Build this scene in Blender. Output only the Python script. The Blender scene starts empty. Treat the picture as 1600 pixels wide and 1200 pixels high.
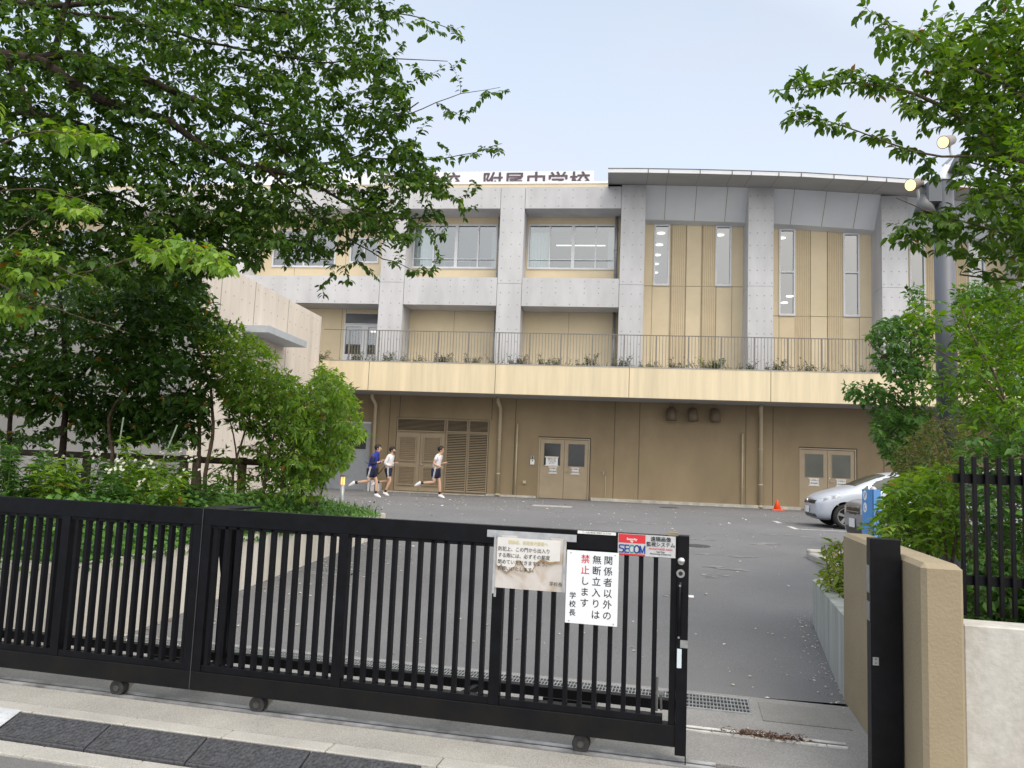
import bpy, bmesh, math, random
import numpy as np
from mathutils import Vector, Matrix, Quaternion
rnd = random.Random(7); nr = np.random.default_rng(7)
R_ = math.radians
S = bpy.context.scene
COL = S.collection

# ------------------------------------------------------------------ camera
CAM_H = 1.5; PITCH, ROLL, YAW = R_(6.0), R_(2.33), R_(7.3)
cam_d = bpy.data.cameras.new('camera'); cam = bpy.data.objects.new('camera', cam_d); COL.objects.link(cam)
cam_d.sensor_width = 36; cam_d.lens = 36*1215/1600; cam_d.clip_start = .05; cam_d.clip_end = 3000
_h = np.array([-math.sin(YAW), math.cos(YAW), 0]); _r0 = np.array([math.cos(YAW), math.sin(YAW), 0]); _u0 = np.array([0, 0, 1.])
CF = _h*math.cos(PITCH)+_u0*math.sin(PITCH); _u = -_h*math.sin(PITCH)+_u0*math.cos(PITCH)
CR = math.cos(ROLL)*_r0+math.sin(ROLL)*_u; CU = -math.sin(ROLL)*_r0+math.cos(ROLL)*_u
CP = np.array([0, 0, CAM_H])
cam.matrix_world = Matrix(((CR[0], CU[0], -CF[0], 0), (CR[1], CU[1], -CF[1], 0), (CR[2], CU[2], -CF[2], CAM_H), (0, 0, 0, 1)))
S.camera = cam

# ------------------------------------------------------------------ world, sun, exposure
SUN_EL, SUN_AZ = R_(58), R_(140)      # high overcast, brightest part behind and to the right
w = bpy.data.worlds.new('World'); S.world = w; w.use_nodes = True
nt = w.node_tree; nt.nodes.clear()
def N(t, **k):
    n = nt.nodes.new(t)
    for a, b in k.items(): setattr(n, a, b)
    return n
L_ = lambda a, b: nt.links.new(a, b)
out = N('ShaderNodeOutputWorld'); bg1 = N('ShaderNodeBackground'); bg2 = N('ShaderNodeBackground'); add = N('ShaderNodeAddShader')
sky = N('ShaderNodeTexSky'); sky.sky_type = 'NISHITA'; sky.sun_disc = False; sky.sun_elevation = SUN_EL; sky.sun_rotation = SUN_AZ; sky.dust_density = 7; sky.ozone_density = .6; sky.air_density = .8
bg1.inputs['Strength'].default_value = .05; L_(sky.outputs[0], bg1.inputs['Color'])
tc = N('ShaderNodeTexCoord'); noise = N('ShaderNodeTexNoise'); noise.inputs['Scale'].default_value = 1.6; noise.inputs['Detail'].default_value = 5
mp = N('ShaderNodeMapping'); mp.inputs['Scale'].default_value = (1, 1, 2.6); L_(tc.outputs['Generated'], mp.inputs[0]); L_(mp.outputs[0], noise.inputs['Vector'])
sep = N('ShaderNodeSeparateXYZ'); L_(tc.outputs['Generated'], sep.inputs[0])
rampz = N('ShaderNodeValToRGB'); cr = rampz.color_ramp
cr.elements[0].position = 0; cr.elements[0].color = (.84, .90, .99, 1); cr.elements[1].position = .8; cr.elements[1].color = (.45, .57, .76, 1)
e = cr.elements.new(.3); e.color = (.73, .84, .98, 1)
L_(sep.outputs['Z'], rampz.inputs[0])
cl = N('ShaderNodeMix'); cl.data_type = 'RGBA'; cl.inputs[7].default_value = (.74, .75, .82, 1)
cr2 = N('ShaderNodeMapRange'); cr2.inputs[1].default_value = .40; cr2.inputs[2].default_value = .72; cr2.inputs[3].default_value = 0; cr2.inputs[4].default_value = .75
L_(noise.outputs[0], cr2.inputs[0]); L_(cr2.outputs[0], cl.inputs[0]); L_(rampz.outputs[0], cl.inputs[6])
# brighter cloud towards the veiled sun
sd = (math.sin(SUN_AZ)*math.cos(SUN_EL), math.cos(SUN_AZ)*math.cos(SUN_EL), math.sin(SUN_EL))
dot = N('ShaderNodeVectorMath'); dot.operation = 'DOT_PRODUCT'; dot.inputs[1].default_value = sd; L_(tc.outputs['Generated'], dot.inputs[0])
gl_ = N('ShaderNodeMapRange'); gl_.inputs[1].default_value = 0.0; gl_.inputs[2].default_value = 1; gl_.inputs[1].default_value = .15; gl_.inputs[3].default_value = 1.0; gl_.inputs[4].default_value = 3.3
wm = N('ShaderNodeMix'); wm.data_type = 'RGBA'; wm.blend_type = 'MULTIPLY'; wm.inputs[7].default_value = (1.0, .86, .66, 1); gw = N('ShaderNodeMapRange'); gw.inputs[1].default_value = 0; gw.inputs[2].default_value = .75; L_(dot.outputs['Value'], gw.inputs[0]); L_(gw.outputs[0], wm.inputs[0]); L_(cl.outputs[2], wm.inputs[6])
L_(dot.outputs['Value'], gl_.inputs[0]); L_(wm.outputs[2], bg2.inputs['Color']); L_(gl_.outputs[0], bg2.inputs['Strength'])
L_(bg1.outputs[0], add.inputs[0]); L_(bg2.outputs[0], add.inputs[1]); L_(add.outputs[0], out.inputs[0])
sun_d = bpy.data.lights.new('sun', 'SUN'); sun_d.energy = 1.2; sun_d.angle = R_(25); sun_d.color = (1, .93, .84)
sun = bpy.data.objects.new('sun', sun_d); COL.objects.link(sun)
sun.rotation_euler = Vector(sd).to_track_quat('Z', 'Y').to_euler()
S.view_settings.view_transform = 'Standard'; S.view_settings.look = 'None'; S.view_settings.exposure = 0.0; S.view_settings.gamma = 1
S.render.engine = 'CYCLES'

# ------------------------------------------------------------------ coordinate helpers (measured positions at real distances)
def ray(x, y): return CF+CR*(x-800)/1215-CU*(y-600)/1215
def onY(x, y, Y): d = ray(x, y); return CP+d*(Y/d[1])
def onZ(x, y, Z): d = ray(x, y); return CP+d*((Z-CAM_H)/d[2])
def onX(x, y, X): d = ray(x, y); return CP+d*(X/d[0])
GA = R_(5.8)   # the gate line is turned by this much against the school front
GX = np.array([math.cos(GA), -math.sin(GA), 0]); GY = np.array([math.sin(GA), math.cos(GA), 0])
def onG(x, y, D): d = ray(x, y); P = CP+d*(D/(d@GY)); return (P@GX, P@GY, P[2])
def G(a, b, z=0): p = GX*a+GY*b; return (p[0], p[1], z)
def ground(x, y):
    d = y
    pts = ((-60, 0), (6.3, 0), (12, .26), (19, .40), (24, .41), (400, .41))
    for (a, za), (b, zb) in zip(pts, pts[1:]):
        if d <= b: return za+(zb-za)*(d-a)/(b-a)
    return .41

# ------------------------------------------------------------------ materials
MATS = {}
def mat(name, col, rough=.7, var=.12, scale=6, bump=.0, bscale=40, metal=0, spec=.5, col2=None, stretch=None, coat=0, speck=None):
    if name in MATS: return MATS[name]
    m = bpy.data.materials.new(name); m.use_nodes = True; t = m.node_tree; b = t.nodes['Principled BSDF']
    b.inputs['Roughness'].default_value = rough; b.inputs['Metallic'].default_value = metal; b.inputs['Specular IOR Level'].default_value = spec
    b.inputs['Coat Weight'].default_value = coat
    tcn = t.nodes.new('ShaderNodeTexCoord'); src = tcn.outputs['Object']
    if stretch:
        mpn = t.nodes.new('ShaderNodeMapping'); mpn.inputs['Scale'].default_value = stretch; t.links.new(src, mpn.inputs[0]); src = mpn.outputs[0]
    n = t.nodes.new('ShaderNodeTexNoise'); n.inputs['Scale'].default_value = scale; n.inputs['Detail'].default_value = 6; n.inputs['Roughness'].default_value = .6
    t.links.new(src, n.inputs['Vector'])
    mr = t.nodes.new('ShaderNodeMapRange'); mr.inputs[1].default_value = .3; mr.inputs[2].default_value = .7; t.links.new(n.outputs[0], mr.inputs[0])
    mx = t.nodes.new('ShaderNodeMix'); mx.data_type = 'RGBA'
    c2 = col2 if col2 else tuple(c*(1-2*var) for c in col)
    c1 = col if col2 else tuple(min(1, c*(1+var)) for c in col)
    mx.inputs[6].default_value = (*c2, 1); mx.inputs[7].default_value = (*c1, 1); t.links.new(mr.outputs[0], mx.inputs[0])
    o = mx.outputs[2]
    if speck:
        sc, amt, dc, bc = speck
        n3 = t.nodes.new('ShaderNodeTexNoise'); n3.inputs['Scale'].default_value = sc; n3.inputs['Detail'].default_value = 2; t.links.new(tcn.outputs['Object'], n3.inputs['Vector'])
        rp = t.nodes.new('ShaderNodeValToRGB'); r = rp.color_ramp
        r.elements[0].position = .32; r.elements[0].color = (*dc, 1); r.elements[1].position = .68; r.elements[1].color = (*bc, 1)
        q = r.elements.new(.5); q.color = tuple((a+b_)/2 for a, b_ in zip(dc, bc))+(1,)
        t.links.new(n3.outputs[0], rp.inputs[0])
        m3 = t.nodes.new('ShaderNodeMix'); m3.data_type = 'RGBA'; m3.inputs[0].default_value = amt; t.links.new(o, m3.inputs[6]); t.links.new(rp.outputs[0], m3.inputs[7]); o = m3.outputs[2]
    t.links.new(o, b.inputs['Base Color'])
    if bump:
        n2 = t.nodes.new('ShaderNodeTexNoise'); n2.inputs['Scale'].default_value = bscale; n2.inputs['Detail'].default_value = 4; t.links.new(tcn.outputs['Object'], n2.inputs['Vector'])
        bp = t.nodes.new('ShaderNodeBump'); bp.inputs['Strength'].default_value = bump; bp.inputs['Distance'].default_value = .01; t.links.new(n2.outputs[0], bp.inputs['Height']); t.links.new(bp.outputs[0], b.inputs['Normal'])
    MATS[name] = m; return m
def emat(name, col, s):
    if name in MATS: return MATS[name]
    m = bpy.data.materials.new(name); m.use_nodes = True; b = m.node_tree.nodes['Principled BSDF']
    b.inputs['Base Color'].default_value = (*col, 1); b.inputs['Emission Color'].default_value = (*col, 1); b.inputs['Emission Strength'].default_value = s
    MATS[name] = m; return m
def glass(name, tint, refl, base=(.2, .22, .25), rough=.03):
    if name in MATS: return MATS[name]
    m = bpy.data.materials.new(name); m.use_nodes = True; t = m.node_tree; t.nodes.remove(t.nodes['Principled BSDF']); o = t.nodes['Material Output']
    tr = t.nodes.new('ShaderNodeBsdfTransparent'); tr.inputs[0].default_value = (*tint, 1)
    gl = t.nodes.new('ShaderNodeBsdfGlossy'); gl.inputs['Roughness'].default_value = rough; gl.inputs[0].default_value = (.9, .93, .97, 1)
    mx = t.nodes.new('ShaderNodeMixShader'); mx.inputs[0].default_value = refl
    t.links.new(tr.outputs[0], mx.inputs[1]); t.links.new(gl.outputs[0], mx.inputs[2]); t.links.new(mx.outputs[0], o.inputs[0])
    MATS[name] = m; return m
def leafmat(name, c1, c2, c3=None, p3=.0, transl=.35, rough=.45):
    m = bpy.data.materials.new(name); m.use_nodes = True; t = m.node_tree; b = t.nodes['Principled BSDF']; o = t.nodes['Material Output']
    at = t.nodes.new('ShaderNodeAttribute'); at.attribute_name = 'tint'
    rp = t.nodes.new('ShaderNodeValToRGB'); r = rp.color_ramp; r.elements[0].color = (*c1, 1); r.elements[1].color = (*c2, 1); r.elements[0].position = 0; r.elements[1].position = 1-p3-.001 if c3 else 1
    if c3:
        q = r.elements.new(1-p3); q.color = (*c3, 1)
    t.links.new(at.outputs['Fac'], rp.inputs[0]); t.links.new(rp.outputs[0], b.inputs['Base Color'])
    b.inputs['Roughness'].default_value = rough; b.inputs['Specular IOR Level'].default_value = .35
    tl = t.nodes.new('ShaderNodeBsdfTranslucent'); hs = t.nodes.new('ShaderNodeHueSaturation'); hs.inputs['Saturation'].default_value = 1.15; hs.inputs['Value'].default_value = 1.3; hs.inputs['Hue'].default_value = .485
    t.links.new(rp.outputs[0], hs.inputs['Color']); t.links.new(hs.outputs[0], tl.inputs[0])
    mx = t.nodes.new('ShaderNodeMixShader'); mx.inputs[0].default_value = transl
    t.links.new(b.outputs[0], mx.inputs[1]); t.links.new(tl.outputs[0], mx.inputs[2]); t.links.new(mx.outputs[0], o.inputs[0])
    MATS[name] = m; return m
M_asph = mat('asphalt', (.16, .162, .172), .85, .13, .5, .5, 220, speck=(110, .45, (.085, .085, .09), (.25, .25, .26)))
M_road = mat('road_asphalt', (.17, .17, .172), .85, .15, 2.5, .5, 200, speck=(200, .4, (.06, .06, .065), (.24, .24, .24)))
M_apron = mat('apron_concrete', (.27, .265, .26), .8, .16, 2.2, .5, 160, speck=(150, .45, (.12, .12, .12), (.42, .41, .4)))
M_walk = mat('walk_concrete', (.33, .32, .30), .85, .16, 2.0, .5, 150, speck=(130, .4, (.2, .19, .17), (.6, .58, .54)))
M_kerb = mat('kerb_concrete', (.38, .37, .345), .85, .15, 3, .5, 120, speck=(120, .35, (.25, .24, .22), (.62, .6, .56)))
M_conc = mat('fair_faced_concrete', (.52, .525, .55), .7, .09, 1.2, .15, 60, stretch=(1, 1, .35))
M_concw = mat('pale_retaining_concrete', (.62, .58, .52), .8, .17, 1.6, .3, 60, stretch=(2.5, 2.5, .4))
M_concg = mat('weathered_concrete', (.40, .42, .41), .8, .17, 2.4, .3, 60, stretch=(3, 3, .4))
M_pink = mat('pale_pink_concrete', (.67, .61, .55), .75, .08, 1.2, .15, 60, stretch=(1, 2, .3))
M_white = mat('white_render', (.58, .575, .55), .8, .12, 1.5, .25, 50, stretch=(2.5, 2.5, .5), col2=(.40, .375, .34), speck=(22, .22, (.28, .27, .24), (.62, .61, .59)))
M_tan = mat('tan_render', (.31, .255, .17), .85, .07, 1.8, .3, 70)
M_cream = mat('cream_fascia', (.70, .60, .42), .8, .07, 1.2, .2, 60, stretch=(4, 4, .25))
M_beige = mat('beige_panel', (.68, .575, .40), .65, .05, .8, .1, 60)
M_brown = mat('brown_render', (.285, .22, .135), .8, .12, .6, .25, 60, stretch=(1, 1, .5))
M_door = mat('door_paint', (.36, .29, .20), .5, .06, 2)
M_louv = mat('louvre_paint', (.33, .265, .18), .55, .05, 2)
M_pipe = mat('pipe_paint', (.50, .43, .30), .5, .06, 2)
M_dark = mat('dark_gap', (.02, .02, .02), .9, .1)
M_grey = mat('grey_metal_panel', (.66, .69, .74), .5, .04, .6)
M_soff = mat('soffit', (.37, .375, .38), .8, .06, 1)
M_fas = mat('pale_roof_fascia', (.80, .82, .86), .5, .04, 1)
M_blk = mat('black_gate_paint', (.004, .0045, .007), .42, .3, 12, .05, 90, spec=.2)
M_rail = mat('railing_metal', (.19, .18, .17), .5, .1)
M_steel = mat('galvanised_steel', (.35, .36, .37), .45, .12, 20, metal=.6)
M_grate = mat('grating_steel', (.42, .44, .46), .45, .12, 20, metal=.5)
M_chrome = mat('chrome', (.6, .6, .6), .25, .1, 20, metal=1)
M_alu = mat('white_aluminium', (.66, .68, .72), .4, .03)
M_glass = glass('window_glass', (.62, .68, .72), .26)
M_glassd = mat('dark_glass', (.018, .022, .028), .1, .1, spec=.6)
M_glassg = mat('grey_frosted_glass', (.10, .105, .095), .3, .12, 1.5)
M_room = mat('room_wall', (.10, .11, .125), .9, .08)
M_curt = mat('pale_curtain', (.62, .72, .68), .9, .06, 3)
M_paper = mat('white_paper', (.78, .79, .80), .6, .03)
M_ink = mat('black_ink', (.02, .02, .025), .6, .1)
M_red = mat('red_ink', (.60, .03, .035), .6, .08)
M_rub = mat('black_rubber', (.045, .047, .055), .8, .25, 14, .9, 45, speck=(60, .4, (.015, .015, .02), (.11, .115, .125)))
M_soil = mat('soil', (.045, .035, .022), .95, .3, 8, .8, 40)
M_bark = mat('dark_bark', (.045, .030, .022), .9, .35, 14, .9, 60)
M_bark2 = mat('grey_brown_bark', (.13, .095, .065), .9, .3, 18, .6, 60)
M_wood = mat('weathered_timber', (.075, .055, .04), .85, .25, 8, .4, 50)
M_lamp = emat('lit_lamp', (1, .74, .40), 1.15)
M_lampw = emat('ceiling_lamp_light', (1, .95, .82), 1.7)

# ------------------------------------------------------------------ mesh builder
class MB:
    def __init__(s): s.v = []; s.f = []
    def add(s, vs, fs):
        o = len(s.v); s.v += [tuple(map(float, p)) for p in vs]; s.f += [tuple(i+o for i in f) for f in fs]; return s
    def box(s, x0, x1, y0, y1, z0, z1):
        return s.add([(x0, y0, z0), (x1, y0, z0), (x1, y1, z0), (x0, y1, z0), (x0, y0, z1), (x1, y0, z1), (x1, y1, z1), (x0, y1, z1)],
                     [(0, 3, 2, 1), (4, 5, 6, 7), (0, 1, 5, 4), (1, 2, 6, 5), (2, 3, 7, 6), (3, 0, 4, 7)])
    def bbox(s, x0, x1, y0, y1, z0, z1, b=.01):   # box with chamfered upper and vertical edges
        ring = lambda i: [(x0+i, y0+b, 0), (x0+b, y0+i, 0), (x1-b, y0+i, 0), (x1-i, y0+b, 0), (x1-i, y1-b, 0), (x1-b, y1-i, 0), (x0+b, y1-i, 0), (x0+i, y1-b, 0)]
        r1 = [(x, y, z0) for x, y, _ in ring(0)]; r2 = [(x, y, z1-b) for x, y, _ in ring(0)]
        r3 = [(min(max(x, x0+b), x1-b), min(max(y, y0+b), y1-b), z1) for x, y, _ in ring(0)]
        f = [tuple(range(7, -1, -1)), tuple(range(16, 24))]
        for k in (0, 8):
            for i in range(8): j = (i+1) % 8; f.append((k+i, k+j, k+8+j, k+8+i))
        return s.add(r1+r2+r3, f)
    def prism(s, poly, a, b, ax='z'):   # poly of 2D points, extruded from a to b along ax
        n = len(poly)
        P = lambda p, t: {'z': (p[0], p[1], t), 'y': (p[0], t, p[1]), 'x': (t, p[0], p[1])}[ax]
        return s.add([P(p, a) for p in poly]+[P(p, b) for p in poly], [tuple(range(n-1, -1, -1)), tuple(range(n, 2*n))]+[(i, (i+1) % n, n+(i+1) % n, n+i) for i in range(n)])
    def tube(s, pts, r, n=8, cap=True):
        pts = [Vector(p) for p in pts]; rs = r if hasattr(r, '__len__') else [r]*len(pts)
        vs = []; fs = []; t = (pts[1]-pts[0]).normalized(); u = t.orthogonal().normalized()
        for i, p in enumerate(pts):
            t2 = (pts[min(i+1, len(pts)-1)]-pts[max(i-1, 0)])
            if t2.length < 1e-9: t2 = t
            t2.normalize(); u = (u-t2*u.dot(t2)); u = u.normalized() if u.length > 1e-6 else t2.orthogonal().normalized(); v = t2.cross(u)
            for k in range(n):
                a = 2*math.pi*k/n; vs.append(p+(u*math.cos(a)+v*math.sin(a))*rs[i])
            t = t2
        for i in range(len(pts)-1):
            for k in range(n): k2 = (k+1) % n; fs.append((i*n+k, i*n+k2, (i+1)*n+k2, (i+1)*n+k))
        if cap: fs += [tuple(range(n-1, -1, -1)), tuple(range((len(pts)-1)*n, len(pts)*n))]
        return s.add(vs, fs)
    def cyl(s, c, ax, r, l, n=20, r2=None):
        c = Vector(c); a = Vector(ax).normalized(); return s.tube([c-a*l/2, c+a*l/2], [r, r if r2 is None else r2], n)
    def sph(s, c, rx, ry, rz, nu=14, nv=8):
        vs = [(c[0], c[1], c[2]-rz)]; fs = []
        for j in range(1, nv):
            t = -math.pi/2+math.pi*j/nv
            for i in range(nu):
                a = 2*math.pi*i/nu; vs.append((c[0]+rx*math.cos(t)*math.cos(a), c[1]+ry*math.cos(t)*math.sin(a), c[2]+rz*math.sin(t)))
        vs.append((c[0], c[1], c[2]+rz)); T = len(vs)-1
        for i in range(nu): k = (i+1) % nu; fs.append((0, 1+k, 1+i)); fs.append((T, T-nu+i, T-nu+k))
        for j in range(nv-2):
            for i in range(nu): k = (i+1) % nu; a = 1+j*nu; fs.append((a+i, a+k, a+nu+k, a+nu+i))
        return s.add(vs, fs)
    def quad(s, a, b, c, d): return s.add([a, b, c, d], [(0, 1, 2, 3)])
    def gate(s):  # from gate coordinates to world
        s.v = [G(*p) for p in s.v]; return s
    def xf(s, M): s.v = [tuple(M @ Vector(p)) for p in s.v]; return s
def tag(o, label=None, cat=None, group=None, kind=None):
    for k, v in (('label', label), ('category', cat), ('group', group), ('kind', kind)):
        if v: o[k] = v
    return o
def put(o, parent=None):
    COL.objects.link(o)
    if parent: o.parent = parent
    return o
def root_inv(parent):
    if parent is None: return Matrix.Identity(4)
    M = Matrix.Identity(4); p = parent
    while p: M = p.matrix_basis @ M; p = p.parent
    return M.inverted()
def build(mb, name, m, parent=None, smooth=False, bevel=0, label=None):
    """link mb as one mesh object; coordinates in mb are world coordinates"""
    me = bpy.data.meshes.new(name); I = root_inv(parent)
    me.from_pydata([tuple(I @ Vector(p)) for p in mb.v] if parent else mb.v, [], mb.f); me.materials.append(m); me.update()
    if smooth: me.polygons.foreach_set('use_smooth', [True]*len(me.polygons))
    o = put(bpy.data.objects.new(name, me), parent)
    if bevel:
        b = o.modifiers.new('bevel', 'BEVEL'); b.width = bevel; b.segments = 2; b.limit_method = 'ANGLE'
    if label: o['label'] = label
    return o
def thing(name, label, cat, loc=(0, 0, 0), rz=0, group=None):
    o = bpy.data.objects.new(name, None); o.empty_display_size = .2; o.location = loc; o.rotation_euler = (0, 0, rz); put(o)
    return tag(o, label, cat, group)
def dup(src, loc, rz=0, label=None, scale=None):
    c = src.copy(); COL.objects.link(c); c.location = loc; c.rotation_euler = (0, 0, rz)
    if scale: c.scale = scale if hasattr(scale, '__len__') else (scale,)*3
    if label: c['label'] = label
    for ch in src.children:
        d = ch.copy(); COL.objects.link(d); d.parent = c
        for g in ch.children: e_ = g.copy(); COL.objects.link(e_); e_.parent = d
    return c
_dg = None
def text_mb(txt, size, M, bold=0.0, ax='CENTER', sx=1.0, shear=0):
    """text as a flat mesh; M maps the text plane (x right, y up) into the world"""
    cu = bpy.data.curves.new('lettering', 'FONT'); cu.body = txt; cu.size = 1.0; cu.align_x = ax; cu.align_y = 'CENTER'; cu.shear = shear; cu.resolution_u = 3
    o = bpy.data.objects.new('lettering_tmp', cu); COL.objects.link(o)
    dg = bpy.context.evaluated_depsgraph_get(); me = bpy.data.meshes.new_from_object(o.evaluated_get(dg))
    mb = MB()
    for k_, (ox, oy) in enumerate(((-bold, 0), (bold, bold*.5), (0, -bold)) if bold else ((0, 0),)): mb.add([tuple(M @ Vector((v.co.x*sx*size+ox, v.co.y*size+oy, k_*size*.003))) for v in me.vertices], [tuple(p.vertices) for p in me.polygons])
    bpy.data.objects.remove(o); bpy.data.curves.remove(cu); bpy.data.meshes.remove(me); return mb
def merge(*ms):
    r = MB()
    for m in ms: r.add(m.v, m.f)
    return r
def Mfront(x, y, z): return Matrix(((1, 0, 0, x), (0, 0, -1, y), (0, 1, 0, z), (0, 0, 0, 1)))   # text facing -Y
def Mgate(a, d, z):
    o = G(a, d, z); return Matrix(((GX[0], 0, -GY[0], o[0]), (GX[1], 0, -GY[1], o[1]), (0, 1, 0, z), (0, 0, 0, 1)))

# ------------------------------------------------------------------ ground, road, apron
xs = [-300, -60, -30, -15, -8, -4, 0, 4, 8, 15, 30, 60, 300]; ys = [-200, -60, -20, 0, 3, 5.66, 6.3, 8, 10, 12, 15.5, 19, 24, 30, 60, 120, 400]
m = MB(); m.v = [(x, y, ground(x, y)-(.012 if y > 5.7 else .16)) for y in ys for x in xs]; nx = len(xs)
m.f = [(j*nx+i, j*nx+i+1, (j+1)*nx+i+1, (j+1)*nx+i) for j in range(len(ys)-1) for i in range(nx-1)]
gr = build(m, 'ground', M_asph); tag(gr, kind='structure')
m = MB(); dl = [5.66, 6.3, 7, 8, 9, 10, 11, 12, 14, 16, 19, 22, 27.6]
m.v = [(x, d, ground(x, d)) for d in dl for x in (-16, -8, 0, 8, 16)]; m.f = [(j*5+i, j*5+i+1, j*5+i+6, j*5+i+5) for j in range(len(dl)-1) for i in range(4)]
tag(build(m, 'driveway', M_asph), kind='structure')
m = MB(); m.box(-14, 1.3, 4.37, 5.72, -.05, .004); tag(build(m.gate(), 'gate_apron', M_apron), kind='structure')
m = MB(); m.box(-14, 4, 3.979, 4.25, -.1, .006); tag(build(m.gate(), 'footway', M_walk), kind='structure')
m = MB(); m.box(-40, 20, -3, 3.50, -.14, -.088); tag(build(m.gate(), 'road', M_road), kind='structure')
m = MB(); x = -9.0
while x < 2: m.bbox(x, x+.594, 3.855, 3.973, -.1, .009, .005); x += .6
tag(build(m.gate(), 'kerb', M_kerb), kind='structure')
m = MB(); x = -9.3
while x < 2: m.bbox(x, x+.595, 3.505, 3.648, -.12, -.074, .005); x += .6
tag(build(m.gate(), 'gutter', M_kerb), kind='structure')
m = MB(); m.box(-14, 4, 3.502, 3.978, -.13, -.083); tag(build(m.gate(), 'kerb_base', M_kerb), kind='structure')
# repaired concrete pad beside the grating
M_pad = mat('patched_concrete', (.24, .235, .225), .85, .15, 3, .5, 120, speck=(140, .4, (.12, .12, .11), (.36, .35, .34)))
m = MB(); m.box(.46, .97, 5.20, 5.60, -.02, .009); pad = build(m.gate(), 'concrete_patch', M_pad); tag(pad, kind='structure')
# rails of the gate: front slot rail and rear white painted rail
def gate_rail(name, label, d, x0, x1, m1, gap=.016):
    t = thing(name, label, 'gate rail', G((x0+x1)/2, d, 0), -GA)
    a = MB(); a.box(x0, x1, d-.042, d-gap/2-.004, .0, .0125); a.box(x0, x1, d+gap/2+.004, d+.05, .0, .0125); build(a.gate(), 'rail_flange', m1, t)
    b = MB(); b.box(x0, x1, d-gap/2-.004, d+gap/2+.004, .0, .008); build(b.gate(), 'groove', M_dark, t)
    return t
gate_rail('gate_track', 'grey steel gate track with dark groove running in front under the gate', 4.31, -9, .15, mat('track_metal', (.42, .42, .43), .5, .35, 5, metal=.4))
gate_rail('gate_track', 'white edged gate track behind the gate ending beside the tan pillar', 4.88, -9, .88, mat('white_track', (.62, .62, .6), .6, .25, 9), .02)

# ------------------------------------------------------------------ drain grating
def grating(name, label, x0, x1, y0, y1, z, gate, sx=.0165, ny=4):
    t = thing(name, label, 'drain grating', G((x0+x1)/2, (y0+y1)/2, z) if gate else ((x0+x1)/2, (y0+y1)/2, z), -GA if gate else 0)
    a = MB(); a.box(x0, x1, y0, y0+.02, z-.02, z+.012); a.box(x0, x1, y1-.02, y1, z-.02, z+.012)
    x = x0
    while x < x1: a.box(x, x+.005, y0+.02, y1-.02, z-.01, z+.0105); x += sx*1.35
    for k in range(1, ny): yy = y0+(y1-y0)*k/ny; a.box(x0, x1, yy-.004, yy+.004, z-.008, z+.0125)
    b = MB(); b.box(x0+.001, x1-.001, y0+.002, y1-.002, z-.02, z+.0055)
    if gate: a.gate(); b.gate()
    build(a, 'grate_bars', M_grate, t); build(b, 'drain_pit', M_dark, t); return t
grating('drain_grating', 'long galvanised drain grating crossing the driveway behind the gate', -5.2, .40, 5.30, 5.64, .0, True)
P = onZ(520, 905, .06); grating('drain_grating', 'small square drain grating in the driveway near the left planter wall', P[0]-.25, P[0]+.25, P[1]-.12, P[1]+.3, ground(P[0], P[1])+.01, False, .03)

# ------------------------------------------------------------------ rubber kerb ramps and steel plate
def ramp_proto():
    t = thing('kerb_ramp', 'x', 'kerb ramp', (0, 0, 0), -GA, 'black rubber ramps along the kerb')
    a = MB(); a.prism([(3.65, -.076), (3.65, -.064), (3.658, -.060), (3.833, .003), (3.845, .003), (3.845, -.076)], .004, .590, 'x')
    for i in range(22):
        for j in range(9):
            x = .024+i*.0255+rnd.uniform(-.004, .004); y = 3.676+j*.0182; z = -.060+(y-3.658)*.36; s = (.008 if (i+j) % 2 else -.008)*rnd.uniform(.6, 1.3)
            a.add([(x-.009, y-s, z-s*.36+.0002), (x-.006, y-s, z+.0022-s*.36), (x+.009, y+s, z+.0022+s*.36), (x+.006, y+s, z+s*.36+.0002)], [(0, 1, 2, 3)])
    a.box(.012, .582, 3.661, 3.665, -.0585, -.0545)
    a.v = [(p[0], p[1]-3.65, p[2]) for p in a.v]
    me = bpy.data.meshes.new('ramp_body'); me.from_pydata(a.v, [], a.f); me.materials.append(M_rub); o = put(bpy.data.objects.new('ramp_body', me), t)
    return t
x_seam = [onG(a, b, 3.80)[0] for a, b in ((44, 1117), (178, 1132), (326, 1153), (488, 1176))]
rp = ramp_proto(); pitch = .598; x0g = -3.662
labs = ['black rubber kerb ramp next to the pale steel plate', 'second black rubber kerb ramp counted from the steel plate', 'third black rubber kerb ramp counted from the steel plate', 'fourth black rubber kerb ramp counted from the steel plate, cut by the photo bottom edge']
for i, lb in enumerate(labs):
    L = G(x0g+i*pitch, 3.65, 0)
    if i == 0: rp.location = L; rp['label'] = lb
    else: dup(rp, L, -GA, lb)
a = MB(); a.prism([(3.60, -.076), (3.60, -.072), (3.85, .014), (3.85, .008)], x0g-.62, x0g-.006, 'x')
for i in range(14):
    for j in range(6):
        x = x0g-.59+i*.043; y = 3.625+j*.036; z = -.072+(y-3.60)*.344+.0015; a.add([(x, y, z), (x+.014, y+.012, z+.005), (x+.018, y+.009, z+.004), (x+.004, y-.003, z-.001)], [(0, 1, 2, 3)])
pl = build(a.gate(), 'steel_plate', mat('pale_checker_plate', (.5, .52, .55), .5, .1, 8)); tag(pl, 'pale grey checker plate ramp left of the rubber kerb ramps', 'steel plate')
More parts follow.
